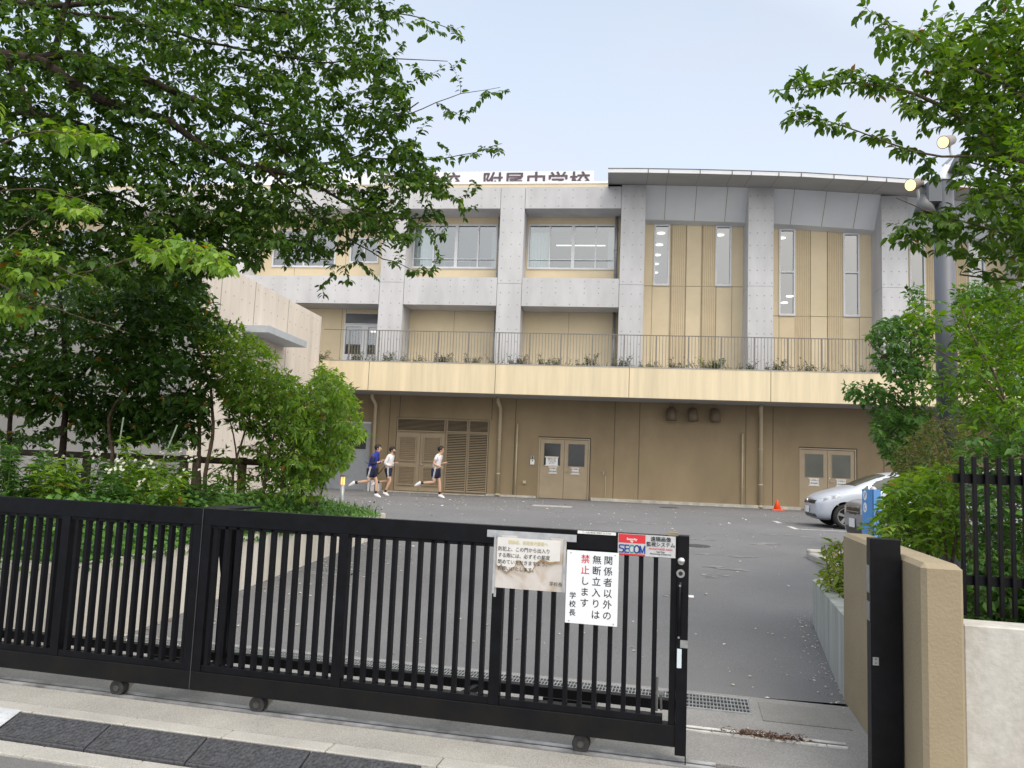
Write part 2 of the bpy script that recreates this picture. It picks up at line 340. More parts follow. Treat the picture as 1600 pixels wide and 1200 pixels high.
# ------------------------------------------------------------------ sliding gate
gt = thing('sliding_gate', 'black barred sliding gate closed across the driveway, with notices on its right end', 'gate', G(-2.5, 4.31, 0), -GA)
PST = [-1.0269, -1.9572, -2.8575, -2.9165, -3.867, -4.85]   # post centres
DF = 4.262
a = MB(); a.box(-5.9, -.093, DF, DF+.05, 1.066, 1.166); a.box(-5.9, -.093, DF+.006, DF+.044, 1.048, 1.066); build(a.gate(), 'top_rail', M_blk, gt, bevel=.002)
a = MB(); a.box(-5.9, 0, DF-.004, DF+.062, .097, .205); build(a.gate(), 'bottom_rail', mat('dusty_black_paint', (.004, .0045, .007), .5, .3, 5, .05, 90, spec=.2, col2=(.010, .0095, .0085)), gt, bevel=.003)
edges = [-5.9]+sorted(PST)+[-.093]
for p0, p1 in zip(edges, edges[1:]):
    if p1-p0 < .1: continue
    a = MB(); a.box(p0+.03, p1-.03, DF+.004, DF+.058, .2052, .243)
    build(a.gate(), 'bar_channel', M_blk, gt, bevel=.002)
for p in PST:
    if p < -5.3: continue
    a = MB(); w_ = .030; a.box(p-w_, p+w_, DF-.002, DF+.055, .2055, 1.0655); build(a.gate(), 'post', M_blk, gt, bevel=.003)
bars = [-.0935+(-1.0269+.0935)*i/12 for i in range(1, 12)]+[-1.0269-.9303*i/12 for i in range(1, 12)]+[-1.9572-.9213*i/12 for i in range(1, 12)]+[-3.867+.0753*i for i in range(1, 13)]+[-3.867-.0753*i for i in range(1, 13)]
bm0 = None; root = Vector(G(-2.5, 4.31, 0))
for b in bars:
    if bm0 is None:
        a = MB(); a.bbox(b-.0115, b+.0115, DF+.006, DF+.048, .236, 1.0655, .002); bm0 = build(a.gate(), 'bar', M_blk, gt); b0 = b
    else:
        o = bm0.copy(); COL.objects.link(o); o.parent = gt; o.location = ((b-b0), 0, 0)
a = MB(); a.box(-.093, -.058, DF-.002, DF+.056, .2055, 1.166); a.box(-.057, 0, DF-.012, DF+.07, .06, 1.170); build(a.gate(), 'end_post', M_blk, gt, bevel=.003)
a = MB(); a.box(-.006, .0, DF+.01, DF+.02, .008, .098); build(a.gate(), 'ground_flap', M_blk, gt)
a = MB(); a.box(-2.889, -2.885, DF-.006, DF-.0045, .098, 1.166); build(a.gate(), 'panel_seam', mat('seam_grey', (.05, .05, .055), .6, .2), gt)
# wheels
for x, y in ((181, 1075), (400, 1101), (907, 1163)):
    gx = onG(x, y, 4.27)[0]
    t = MB(); t.cyl((gx, 4.30, .052), (0, 1, 0), .047, .05, 24); wh = build(t.gate(), 'wheel', mat('wheel_steel', (.03, .03, .032), .7, .3, 20), gt, smooth=False)
    t = MB(); t.cyl((gx, 4.271, .052), (0, 1, 0), .018, .006, 16); build(t.gate(), 'hub', mat('hub_dark', (.06, .058, .055), .7, .3, 20), wh)
    t = MB(); t.prism([(gx-.055, .097), (gx+.09, .097), (gx+.03, .01), (gx+.0, .01)], 4.332, 4.34, 'y'); build(t.gate(), 'wheel_bracket', mat('bracket_grey', (.3, .29, .26), .7, .15), gt)
# rear stabilising frame
a = MB(); a.box(-5.9, -.02, 4.70, 4.76, .150, .205); rb = build(a.gate(), 'rear_beam', M_blk, gt, bevel=.003)
for gx in (-4.72, -2.90, -1.22):
    a = MB(); P0 = Vector((gx-.12, 4.325, .15)); P1 = Vector((gx, 4.70, .17)); a.tube([P0, P1], .025, 4); build(a.gate(), 'rear_brace', M_blk, gt)
a = MB(); a.box(-3.01, -2.93, 4.68, 4.76, .206, 1.12); build(a.gate(), 'rear_post', M_blk, gt)
a = MB(); a.add([(-3.07, 4.66, 1.12), (-2.96, 4.74, .2), (-2.92, 4.74, .2), (-2.86, 4.66, 1.12), (-3.07, 4.68, 1.12), (-2.96, 4.76, .2), (-2.92, 4.76, .2), (-2.86, 4.68, 1.12)], [(0, 1, 2, 3), (7, 6, 5, 4), (0, 4, 5, 1), (3, 2, 6, 7)]); build(a.gate(), 'rear_gusset', M_blk, gt)
a = MB(); a.box(-3.0, -2.80, DF+.05, 4.77, 1.150, 1.162); build(a.gate(), 'top_plate', M_blk, gt)
for gx in (-3.4, -.68):
    t = MB(); t.cyl((gx, 4.88, .05), (0, 1, 0), .045, .03, 20); build(t.gate(), 'rear_wheel', M_blk, gt)
    t = MB(); t.box(gx-.16, gx+.16, 4.76, 4.90, .10, .13); t.box(gx-.12, gx+.12, 4.78, 4.86, .07, .10); build(t.gate(), 'wheel_carriage', M_blk, gt)
# lock hardware on the end post
zc = lambda y: onG(1064, y, DF-.012)[2]
gxc = onG(1064, 900, DF-.012)[0]
a = MB(); a.sph((gxc, DF-.012, zc(877)), .021, .012, .021, 18, 10); build(a.gate(), 'lock_knob', M_chrome, gt, True)
a = MB(); a.cyl((gxc-.002, DF-.015, zc(896)), (0, 1, 0), .022, .008, 24); lc = build(a.gate(), 'lock_cylinder', M_chrome, gt)
a = MB(); a.cyl((gxc-.002, DF-.0205, zc(896)), (0, 1, 0), .011, .004, 16); build(a.gate(), 'keyhole', M_dark, lc)
a = MB(); z1, z0 = zc(913), zc(996); a.tube([(gxc-.004, DF-.014, z1), (gxc-.004, DF-.032, z1-.02), (gxc-.006, DF-.032, z0+.02), (gxc-.006, DF-.014, z0)], .0085, 8); a.tube([(gxc-.004, DF-.013, z1+.012), (gxc-.004, DF-.0135, z1-.06)], .012, 8); build(a.gate(), 'handle', M_blk, gt, True)
a = MB(); a.cyl((gxc-.004, DF-.036, z1-.004), (0, 1, 0), .006, .012, 12); a.cyl((gxc-.006, DF-.036, z0+.004), (0, 1, 0), .006, .012, 12); build(a.gate(), 'handle_screw', M_chrome, gt)
a = MB(); a.box(gxc+.002, .002, DF-.016, DF-.012, zc(1012), zc(1000)); build(a.gate(), 'hinge_plate', M_steel, gt)
a = MB(); a.box(gxc-.013, gxc+.010, DF-.0145, DF-.012, zc(1044), zc(1014)); build(a.gate(), 'reflector', mat('pale_reflector', (.62, .72, .78), .3, .03), gt)
a = MB(); a.cyl((.012, DF+.03, zc(934)), (1, 0, 0), .012, .03, 14); build(a.gate(), 'side_button', M_chrome, gt)
a = MB(); a.box(-.11, -.06, DF, DF+.05, 1.1665, 1.183); build(a.gate(), 'top_bracket', mat('dull_brass', (.3, .25, .17), .6, .2), gt)
a = MB(); a.tube([(-.155, 4.34, .245), (-.155, 4.34, .42)], .007, 8); a.box(-.16, -.115, 4.33, 4.35, .33, .345); a.tube([(-.13, 4.34, .25), (-.135, 4.34, .34)], .006, 8); build(a.gate(), 'drop_bolt', M_steel, gt)

# ------------------------------------------------------------------ notices on the gate
def gbox(x0, x1, z0, z1, d0, d1): m_ = MB(); m_.box(x0, x1, d0, d1, z0, z1); return m_
def rows(mats, parent): 
    for nm, mm, mbs in mats: build(merge(*mbs), nm, mm, parent)
# white sign
sg = thing('notice_board', 'white rigid sign with vertical black and red characters on the gate bars', 'sign', G(-.505, 4.255, .676), -GA)
X0, X1, Z0, Z1 = -.6445, -.365, .676, 1.060
build(gbox(X0, X1, Z0, Z1, 4.247, 4.250).gate(), 'board', mat('white_plastic', (.80, .83, .88), .35, .02), sg, bevel=.0008)
cs = .0385; cols_ = [('関係者以外の', -.420, 1.018, .0575), ('無断立入りは', -.481, 1.018, .0575), ('禁止', -.543, 1.018, .0575), ('します', -.543, 1.018-.115, .0575), ('学校長', -.606, .823, .0445)]
blk, red = [], []
for s_, xx, zz, st in cols_:
    for i, ch in enumerate(s_):
        (red if s_ == '禁止' else blk).append(text_mb(ch, .049 if s_ != '学校長' else .037, Mgate(xx, 4.2462, zz-st*i-.004), .0005))
rows([('lettering', M_ink, blk), ('red_lettering', M_red, red)], sg)
a = MB()
for x in (X0+.022, X1-.02):
    for z in (Z0+.012, Z1-.014): a.cyl((x, 4.246, z), (0, 1, 0), .0032, .003, 10)
build(a.gate(), 'screw', M_steel, sg)
# weathered paper notice in a plastic sleeve
pn = thing('paper_notice', 'stained weathered paper notice in a plastic sleeve taped to the gate rail', 'notice', G(-.85, 4.255, .83), -GA)
mp_ = bpy.data.materials.new('stained_paper'); mp_.use_nodes = True; t = mp_.node_tree; b = t.nodes['Principled BSDF']; b.inputs['Roughness'].default_value = .4
tcn = t.nodes.new('ShaderNodeTexCoord'); n1 = t.nodes.new('ShaderNodeTexNoise'); n1.inputs['Scale'].default_value = 7; n1.inputs['Detail'].default_value = 5; n1.inputs['Distortion'].default_value = 1.2
t.links.new(tcn.outputs['Object'], n1.inputs['Vector']); rr = t.nodes.new('ShaderNodeValToRGB'); r = rr.color_ramp
r.elements[0].position = .35; r.elements[0].color = (.44, .36, .28, 1); r.elements[1].position = .62; r.elements[1].color = (.60, .58, .56, 1); q = r.elements.new(.47); q.color = (.56, .52, .49, 1)
t.links.new(n1.outputs[0], rr.inputs[0]); t.links.new(rr.outputs[0], b.inputs['Base Color'])
a = MB(); xa0, xa1, za0, za1 = -1.045, -.648, .832, 1.118
n = 14
for j in range(9):
    for i in range(n+1):
        u = i/n; v = j/8; a.v.append((xa0+(xa1-xa0)*u, 4.2475+.002*math.sin(u*9+v*3)+.003*(1-v)*u, za0+(za1-za0)*v-.004*u*0))
a.f = [(j*(n+1)+i, j*(n+1)+i+1, (j+1)*(n+1)+i+1, (j+1)*(n+1)+i) for j in range(8) for i in range(n)]
build(a.gate(), 'sheet', mp_, pn, True)
# clean upper sheet with torn, browned lower edge
edge = [(0, .30), (.03, .28), (.05, .30), (.08, .315), (.10, .22), (.16, .19), (.20, .22), (.24, .28), (.28, .30), (.31, .40), (.36, .42), (.40, .36), (.44, .26), (.50, .22), (.55, .26), (.60, .38), (.67, .46), (.74, .45), (.80, .41), (.88, .44), (.96, .45)]
up = [(xa0+.012+(xa1-xa0-.03)*u, 4.2440, za0+(za1-za0)*(v+.10)) for u, v in edge]
a = MB(); a.v = up+[(p[0], 4.2435, za1-.012) for p in up]; k = len(up); a.f = [(i, i+1, k+i+1, k+i) for i in range(k-1)]
build(a.gate(), 'upper_sheet', mat('clean_paper', (.70, .69, .68), .5, .04, 9), pn)
a = MB(); a.v = [(p[0], 4.2436, p[2]-.001) for p in up]+[(p[0], 4.2434, p[2]+.007*(1 if i % 3 else 1.6)) for i, p in enumerate(up)]; a.f = [(i, i+1, k+i+1, k+i) for i in range(k-1)]
build(a.gate(), 'torn_edge', mat('brown_stain', (.26, .15, .06), .7, .3, 40, col2=(.42, .32, .2)), pn)
ls = [('防犯上、この門から出入り', 0), ('する際には、必ずその都度', 1), ('閉めていただきますよう、', 2), ('お願いいたします。', 3)]
bl = []
for s_, i in ls: bl.append(text_mb(s_, .0262, Mgate(-1.028, 4.2418, 1.043-.0352*i), .0002, 'LEFT', .93))
bl.append(text_mb('学校長', .024, Mgate(-.700, 4.2418, .872), .0002, 'CENTER'))
build(merge(*bl), 'lettering', mat('faded_ink', (.05, .045, .05), .6, .2, 30), pn)
build(text_mb('関係者、来校者の皆様へ', .0225, Mgate(-.86, 4.2422, 1.081), .001, 'CENTER', .9), 'faded_heading', mat('faded_yellow', (.62, .57, .36), .6, .05), pn)
a = MB(); a.box(-1.095, -.595, 4.2465, 4.2485, 1.103, 1.142); a.box(-1.052, -1.040, 4.240, 4.2435, .80, 1.12); a.box(-.662, -.650, 4.240, 4.2435, .835, 1.118)
a.box(-1.046, -1.033, 4.255, 4.257, .78, .835)
build(a.gate(), 'clear_tape', mat('clear_tape', (.42, .44, .47), .25, .15, 12), pn)
# security company plate
sc = thing('security_sign', 'red and silver security company plate at the right end of the gate rail', 'sign', G(-.22, 4.255, 1.055), -GA)
X0, X1, Z0, Z1 = -.372, -.070, 1.050, 1.166
build(gbox(X0, X1, Z0+.002, Z1-.002, 4.2485, 4.2515).gate(), 'plate', mat('silver_plate', (.52, .54, .56), .35, .08, 30), sc)
build(merge(gbox(X0+.003, X0+.145, 1.117, 1.162, 4.2473, 4.2480), gbox(X0+.003, X0+.145, 1.0525, 1.0605, 4.2473, 4.2480)).gate(), 'red_field', mat('sign_red', (.62, .03, .04), .4, .04), sc)
xm = X0+.074
build(merge(text_mb('Security', .017, Mgate(xm, 4.2464, 1.137), .0006), text_mb('by', .015, Mgate(xm, 4.2464, 1.1255), .0006)), 'white_lettering', M_paper, sc)
# logo letters drawn from strokes
def strokes(segs, h, x, wd, tk):
    m_ = MB()
    for pts in segs:
        for (u0, v0), (u1, v1) in zip(pts, pts[1:]):
            p0 = Vector((x+u0*wd, v0*h)); p1 = Vector((x+u1*wd, v1*h)); d = (p1-p0).normalized(); nn = Vector((-d.y, d.x))*tk/2; e0 = p0-d*tk*.3; e1 = p1+d*tk*.3
            m_.quad(*[(q.x, 4.2462, 1.0645+q.y) for q in (e0-nn, e1-nn, e1+nn, e0+nn)])
    return m_
arc = lambda cx, cy, rx, ry, a0, a1, n_=14: [(cx+rx*math.cos(R_(a0+(a1-a0)*i/n_)), cy+ry*math.sin(R_(a0+(a1-a0)*i/n_))) for i in range(n_+1)]
Lx = X0+.008; hh = .043; lw = .024
blue = merge(strokes([[(1, .93), (.12, .93), (0, .8), (.12, .56), (.85, .48), (.97, .3), (.85, .07), (0, .07)]], hh, Lx, lw, .0065),
             strokes([[(1, .93), (.08, .93), (.08, .07), (1, .07)], [(.08, .5), (.9, .5)]], hh, Lx+.029, lw*.9, .0065),
             strokes([arc(.5, .5, .5, .45, 0, 360, 22)], hh, Lx+.079, .027, .0065),
             strokes([[(0, .05), (0, .93), (.42, .1), (.9, .93), (.9, .05)]], hh, Lx+.110, .027, .0065))
green = strokes([arc(.55, .5, .55, .45, 50, 310, 18)], hh, Lx+.053, .025, .0065)
build(blue.gate(), 'blue_lettering', mat('logo_blue', (.01, .05, .30), .4, .03), sc); build(green.gate(), 'green_lettering', mat('logo_green', (.02, .36, .33), .4, .03), sc)
xr = X0+.225
build(merge(text_mb('遠隔画像', .027, Mgate(xr, 4.2464, 1.143), .0006), text_mb('監視システム', .025, Mgate(xr, 4.2464, 1.116), .0006),
            text_mb('Real Time', .0105, Mgate(xr, 4.2464, 1.079), .0003), text_mb('Monitoring & Response', .0115, Mgate(xr, 4.2464, 1.068), .0003)), 'black_lettering', M_ink, sc)
build(text_mb('MONITORED AREA', .0125, Mgate(xr, 4.2464, 1.093), .0003, 'CENTER', 1.15), 'red_lettering', M_red, sc)
# small maker's strip
st = thing('maker_label', 'narrow white strip label beside the red security plate', 'label', G(-.49, 4.26, 1.155), -GA)
build(gbox(-.592, -.385, 1.150, 1.1655, 4.2595, 4.2615).gate(), 'strip', M_paper, st)
build(text_mb('アーム(株) 電気錠工事販売 TEL 03-3987', .0105, Mgate(-.4885, 4.2588, 1.1572), .0001, 'CENTER', .86), 'lettering', mat('grey_ink', (.16, .16, .17), .6, .1), st)

# ------------------------------------------------------------------ latch post, tan wall, white wall, fence (right foreground)
lp = thing('latch_post', 'black steel latch post standing against the tan wall', 'gate post', G(.96, 4.36, 0), -GA)
a = MB(); a.box(.893, 1.035, 4.31, 4.40, .0, 1.208); build(a.gate(), 'post_body', M_blk, lp, bevel=.003)
a = MB(); a.box(1.0352, 1.0445, 4.335, 4.41, .0, 1.13); build(a.gate(), 'wall_channel', M_dark, lp)
z = lambda y: onG(1370, y, 4.31)[2]
a = MB(); a.box(.900, .928, 4.3065, 4.3095, z(1039.5), z(1027)); hp = build(a.gate(), 'strike_plate', M_steel, lp)
a = MB()
for zz in (z(1036), z(1030)): a.cyl((.914, 4.306, zz), (0, 1, 0), .003, .002, 8)
build(a.gate(), 'screw', M_dark, hp)
a = MB(); a.box(.8895, .8925, 4.33, 4.39, z(928), z(885)); a.box(.8895, .8925, 4.33, 4.39, z(972), z(942)); build(a.gate(), 'side_plate', M_steel, lp)
m = MB(); w0, w1, d0, d1, zt, c = 1.045, 1.222, 3.985, 5.875, 1.13, .022
m.add([(w0, d0+c, 0), (w0+c, d0, 0), (w1-c*.7, d0, 0), (w1, d0+c, 0), (w1, d1, 0), (w0, d1, 0),
       (w0, d0+c, zt-c), (w0+c, d0, zt-c), (w1-c*.7, d0, zt-c), (w1, d0+c, zt-c), (w1, d1, zt-c), (w0, d1, zt-c),
       (w0+c, d0+2*c, zt), (w1-c, d0+2*c, zt), (w1-c, d1, zt), (w0+c, d1, zt)],
      [(0, 1, 7, 6), (1, 2, 8, 7), (2, 3, 9, 8), (3, 4, 10, 9), (4, 5, 11, 10), (5, 0, 6, 11), (6, 7, 12), (7, 8, 13, 12), (8, 9, 13), (9, 10, 14, 13), (10, 11, 15, 14), (11, 6, 12, 15), (12, 13, 14, 15)])
tw = build(m.gate(), 'gate_pillar_wall', M_tan); tag(tw, 'low tan rendered wall with chamfered corners beside the gate opening', 'wall')
m = MB(); m.bbox(1.229, 9, 4.03, 4.20, -.02, .862, .006); tag(build(m.gate(), 'boundary_wall', M_white), 'pale concrete boundary wall at the right foreground under the black fence', 'wall')
m = MB(); m.box(1.2225, 1.2285, 4.035, 4.19, .0, .866); tag(build(m.gate(), 'sealant_joint', mat('white_sealant', (.75, .72, .68), .6, .1)), 'white sealant joint between tan wall and pale wall', 'sealant')
fn = thing('bar_fence', 'black vertical bar fence behind the pale wall at the right edge', 'fence', G(1.9, 4.5, .6), -GA)
for z0, z1 in ((.985, 1.035), (1.505, 1.555)):
    a = MB(); a.box(1.345, 4.0, 4.515, 4.545, z0, z1); build(a.gate(), 'rail', M_blk, fn, bevel=.002)
b1 = None
for i in range(44):
    xx = 1.378+i*.058
    if b1 is None: a = MB(); a.bbox(xx-.0098, xx+.0098, 4.49, 4.514, .835, 1.645, .002); b1 = build(a.gate(), 'bar', M_blk, fn)
    else: o = b1.copy(); COL.objects.link(o); o.parent = fn; o.location = (i*.058, 0, 0)
# right planter
m = MB(); pr = [(1.046, 5.88), (1.175, 8.38), (1.30, 8.62), (3.5, 9.2), (3.5, 9.05), (1.38, 8.48), (1.30, 8.3), (1.17, 5.88)]
def quadwall(o_, i_, z0, zt):   # outer and inner outlines, per-point top heights
    n = len(o_); r_ = MB(); r_.v = [(*p, z0) for p in o_]+[(*p, z) for p, z in zip(o_, zt)]+[(*p, z) for p, z in zip(i_, zt)]+[(*p, z0) for p in i_]
    for i in range(n-1):
        for k in range(3): r_.f.append((k*n+i, k*n+i+1, (k+1)*n+i+1, (k+1)*n+i))
    r_.f.append((0, n, 2*n, 3*n)); r_.f.append((n-1, 4*n-1, 3*n-1, 2*n-1)); return r_
rw = quadwall([(1.052, 5.88), (1.19, 8.30), (1.25, 8.45), (1.4, 8.55), (4.5, 9.2)], [(1.17, 5.88), (1.31, 8.25), (1.35, 8.33), (1.45, 8.42), (4.5, 9.07)], -.05, [.556, .50, .50, .50, .50])
tag(build(rw.gate(), 'planter_wall', M_concg), 'weathered grey planter wall running back from the tan wall', 'planter wall')
m = MB(); m.add([G(1.12, 5.9, .50), G(1.3, 8.3, .46), G(4.6, 9.1, .46), G(4.6, 4.2, .66), G(1.225, 4.2, .66), G(1.225, 5.9, .58)], [(0, 1, 2, 3, 4, 5)][::1])
so = build(m, 'planter_soil', M_soil); tag(so, kind='structure')
P0 = onZ(1262, 872, .27); P1 = onZ(1320, 868, .3)
m = MB(); m.bbox(P0[0], P0[0]+4, P0[1]-.1, P0[1]+.1, .15, ground(0, P0[1])+.13, .02); m.bbox(P0[0]-.02, P0[0]+.12, P0[1]-1.6, P0[1]-.101, .1, ground(0, P0[1]-.6)+.10, .02)
tag(build(m, 'kerb_island', M_kerb), 'pale kerb stone around the island beyond the planter', 'kerb')

# ------------------------------------------------------------------ left planter
cz = .635
A_ = (-3.90, 5.36)
op = [(-8.5, 6.05), (-3.93, 5.36), (-3.85, 7.3), (-3.79, 9.0), (-3.70, 11.0), (-3.62, 12.6), (-3.75, 12.95), (-4.1, 13.2), (-6.0, 15.2), (-8.8, 17.4)]
def inset(pl_, t):
    o_ = []
    for i, p in enumerate(pl_):
        a_ = Vector(pl_[max(i-1, 0)]); b_ = Vector(pl_[min(i+1, len(pl_)-1)]); d = (b_-a_).normalized(); n_ = Vector((-d.y, d.x)); o_.append((p[0]+n_.x*t, p[1]+n_.y*t))
    return o_
ip = inset(op, .14)
lw_ = quadwall(op, ip, -.1, [cz+.02, cz, cz, cz, .64, .63, .62, .60, .56, .52]); tag(build(lw_, 'planter_wall', M_concw), 'long pale concrete retaining wall of the left planting bed behind the gate', 'planter wall')
m = MB(); pts = ip+[(-10.02, 19), (-10.02, 8)]; n = len(pts); m.v = [(*p, .56) for p in pts]+[(-7, 11, .60)]; m.f = [(i, (i+1) % n, n) for i in range(n)]
tag(build(m, 'bed_soil', M_soil), kind='structure')
for (x, y) in ((352, 924),):
    P = onY(x, y, 7.75); a = MB(); a.cyl((-3.822, P[1], P[2]), (1, 0, 0), .028, .03, 14)
    tag(build(a, 'weep_hole', M_dark), 'small dark weep pipe in the left retaining wall', 'drain pipe')

# ------------------------------------------------------------------ school building
YC, YR, YW, YL = 27.5, 28.6, 27.5, 25.6      # column faces, recessed walls, ground floor wall, balcony fascia
X_ = lambda x, y, Y: onY(x, y, Y)[0]
Z_ = lambda x, y, Y: onY(x, y, Y)[2]
gz = .41
sb = thing('school_building', 'concrete and beige school building with planted balcony and curved roof over its right wing', 'building', (0, 28, gz))
ZL0, ZL1 = 3.874, 4.859                     # balcony fascia bottom, top
ZB0, ZB1, ZB2, ZB3 = 7.266, 8.31, 10.906, 11.723   # lower beam, upper beam
def hwall(x0, x1, z0, z1, Y, holes, th=.1):
    m_ = MB(); xs_ = sorted({x0, x1, *[h[0] for h in holes], *[h[1] for h in holes]}); zs_ = sorted({z0, z1, *[h[2] for h in holes], *[h[3] for h in holes]})
    xs_ = [v for v in xs_ if x0 <= v <= x1]; zs_ = [v for v in zs_ if z0 <= v <= z1]
    for a, b in zip(xs_, xs_[1:]):
        for c, d in zip(zs_, zs_[1:]):
            mx_, mz_ = (a+b)/2, (c+d)/2
            if not any(h[0] < mx_ < h[1] and h[2] < mz_ < h[3] for h in holes): m_.quad((a, Y, c), (b, Y, c), (b, Y, d), (a, Y, d))
    for h in holes:
        a, b, c, d = h[:4]; m_.quad((a, Y, c), (a, Y+th, c), (b, Y+th, c), (b, Y, c)); m_.quad((a, Y, d), (b, Y, d), (b, Y+th, d), (a, Y+th, d)); m_.quad((a, Y, c), (a, Y, d), (a, Y+th, d), (a, Y+th, c)); m_.quad((b, Y, c), (b, Y+th, c), (b, Y+th, d), (b, Y, d))
    return m_
# columns
cx = [(-8.62, -7.71), (-4.207, -3.32), (.198, 1.058), (4.66, 5.52), (9.13, 9.98), (13.6, 14.45), (18.1, 18.95), (-14.9, -14.0), (-20, -19.1), (-25, -24.1)]
ztop = {2: 11.78, 3: 11.66, 4: 11.34, 5: 10.98, 6: 10.5}
zj = 8.087
for i, (a_, b_) in enumerate(cx):
    zt = ztop.get(i, 11.724)
    m = MB(); m.box(a_, b_, YC, YR+.3, 4.2, zj-.012); m.box(a_, b_, YC, YR+.3, zj+.012, zt); m.box(a_+.01, b_-.01, YC+.012, YR+.3, zj-.013, zj+.013)
    co = build(m, 'column', M_conc, sb)
    # form tie holes
    d = MB(); nz = 0; z = 4.6
    while z < zt-.1:
        if abs(z-zj) > .1:
            for u in (.14, .5, .86) if i < 3 or i > 6 else (.07, .36, .65, .93):
                d.cyl((a_+(b_-a_)*u, YC-.002, z), (0, 1, 0), .022, .004, 8)
        z += .45
    build(d, 'tie_holes', mat('tie_hole', (.30, .30, .31), .9, .1), co)
# beams
def beam(x0, x1, z0, z1, depth=1.3):
    m = MB(); m.box(x0+.02, x1-.02, YC+.012, YC+depth, z0, z1); m.box(x0-.01, x1+.01, YC+.05, YC+depth-.05, z0+.02, z1-.02); b = build(m, 'beam', M_conc, sb)
    d = MB(); nn = max(2, int((x1-x0)/.45)); rowsz = [z0+.09, z1-.42, z1-.12] if z1-z0 < .9 else [z0+.08, z0+.50, z0+.68, z1-.12]
    for k in range(nn):
        for zz in rowsz: d.cyl((x0+.22+(x1-x0-.44)*k/(nn-1), YC+.010, zz), (0, 1, 0), .022, .004, 8)
    build(d, 'tie_holes', MATS['tie_hole'], b)
spans = [(cx[i][1], cx[i+1][0]) for i in (0, 1)]+[(-14.0, -8.62), (-19.1, -14.9), (-24.1, -20)]
for a_, b_ in spans: beam(a_, b_, ZB0, ZB1); beam(a_, b_, ZB2, ZB3)
# cap above the upper beams and flat roof
m = MB(); m.box(-26, .8, YC+.4, 40, ZB3-.05, 11.98); build(m, 'roof_cap', M_beige, sb)
m = MB(); m.box(-26, .9, YC+.36, 40.1, 11.98, 12.06); build(m, 'flat_roof', M_fas, sb)
# windows (centre bays, 4 panes)
rooms = MB(); wall_holes = []
def wbay(xl, xr, zb, zt, mull, name='window', Y=YR, rail=True, curt=None):
    fr = MB(); w_ = .055
    fr.box(xl, xr, Y-.03, Y+.06, zt-w_, zt); fr.box(xl, xr, Y-.05, Y+.06, zb, zb+.07); fr.box(xl, xl+w_, Y-.03, Y+.06, zb+.07, zt-w_); fr.box(xr-w_, xr, Y-.03, Y+.06, zb+.07, zt-w_)
    for mx_, ww in mull: fr.box(mx_-ww/2, mx_+ww/2, Y-.025, Y+.05, zb+.07, zt-w_)
    f = build(fr, name, M_alu, sb)
    bb = MB(); bb.box(xl+w_, xr-w_, Y+.05, Y+.12, zt-.26, zt-w_); build(bb, 'ceiling_shade_strip', M_dark, f)  # dark strip behind the pane stands in for shadow under the room ceiling
    g_ = MB(); g_.quad((xl+.02, Y+.03, zb+.02), (xr-.02, Y+.03, zb+.02), (xr-.02, Y+.03, zt-.02), (xl+.02, Y+.03, zt-.02)); build(g_, 'pane', M_glass, f)
    if rail:
        r = MB(); r.box(xl, xr, Y-.035, Y-.027, zb+.36, zb+.385); build(r, 'guard_bar', M_alu, f)
    if curt:
        for c0, c1 in curt:
            c_ = MB(); n_ = 40
            for i in range(n_+1):
                u = i/n_; x = c0+(c1-c0)*u; y = Y+.16+.035*math.sin(u*38)
                c_.v += [(x, y, zb+.08), (x, y, zt-.05)]
            c_.f = [(2*i, 2*i+2, 2*i+3, 2*i+1) for i in range(n_)]
            build(c_, 'curtain', M_curt, f)
    return f
WZ0, WZ1 = Z_(893, 421.5, YR), Z_(893, 351, YR)
for k in range(2):
    s = -4.46*k*(1.003) if k else 0
    xl, xr = X_(825, 386, YR)+s, X_(961.5, 386, YR)+s
    xm = X_(895.5, 386, YR)+s; q1 = X_(859, 386, YR)+s; q3 = X_(931, 386, YR)+s
    wbay(xl, xr, WZ0, WZ1, [(q1, .05), (xm, .12), (q3, .05)], curt=[(xl+.05, q1-.05), (q3+.45 if k == 0 else q3+.5, xr-.05)])
    wall_holes.append((xl, xr, WZ0, WZ1))
xw0, xw1 = X_(547, 395, YR), X_(592, 395, YR); z0_, z1_ = Z_(570, 411.5, YR), Z_(570, 372, YR)
wbay(xw0, xw1, z0_, z1_, [((xw0+xw1)/2, .06)], rail=False); wall_holes.append((xw0, xw1, z0_, z1_))
for x0_ in (-17.8, -13.4+.0, -22.5):
    wbay(x0_, x0_+2.6, 8.9, 10.4, [(x0_+1.3, .07)]); wall_holes.append((x0_, x0_+2.6, 8.9, 10.4))
# balcony level door with louvre
dx0, dx1 = X_(537, 530, YR), X_(590, 530, YR); dzt = Z_(563, 489, YR); dzl = Z_(563, 507.5, YR); dz0 = Z_(563, 553, YR)-.02
f = MB(); f.box(dx0, dx1, YR-.03, YR+.05, dzl-.08, dzl); f.box(dx0, dx0+.07, YR-.03, YR+.05, 4.3, dzl-.08); f.box(dx1-.07, dx1, YR-.03, YR+.05, 4.3, dzl-.08); xm = (dx0+dx1)/2+.15; f.box(xm-.14, xm+.14, YR-.025, YR+.04, 4.3, dzl-.08); f.box(dx0+.07, dx1-.07, YR-.02, YR+.04, 4.3, dz0)
dr = build(f, 'balcony_door', M_alu, sb); g_ = MB(); g_.quad((dx0, YR+.02, 4.3), (dx1, YR+.02, 4.3), (dx1, YR+.02, dzl), (dx0, YR+.02, dzl)); build(g_, 'pane', M_glass, dr)
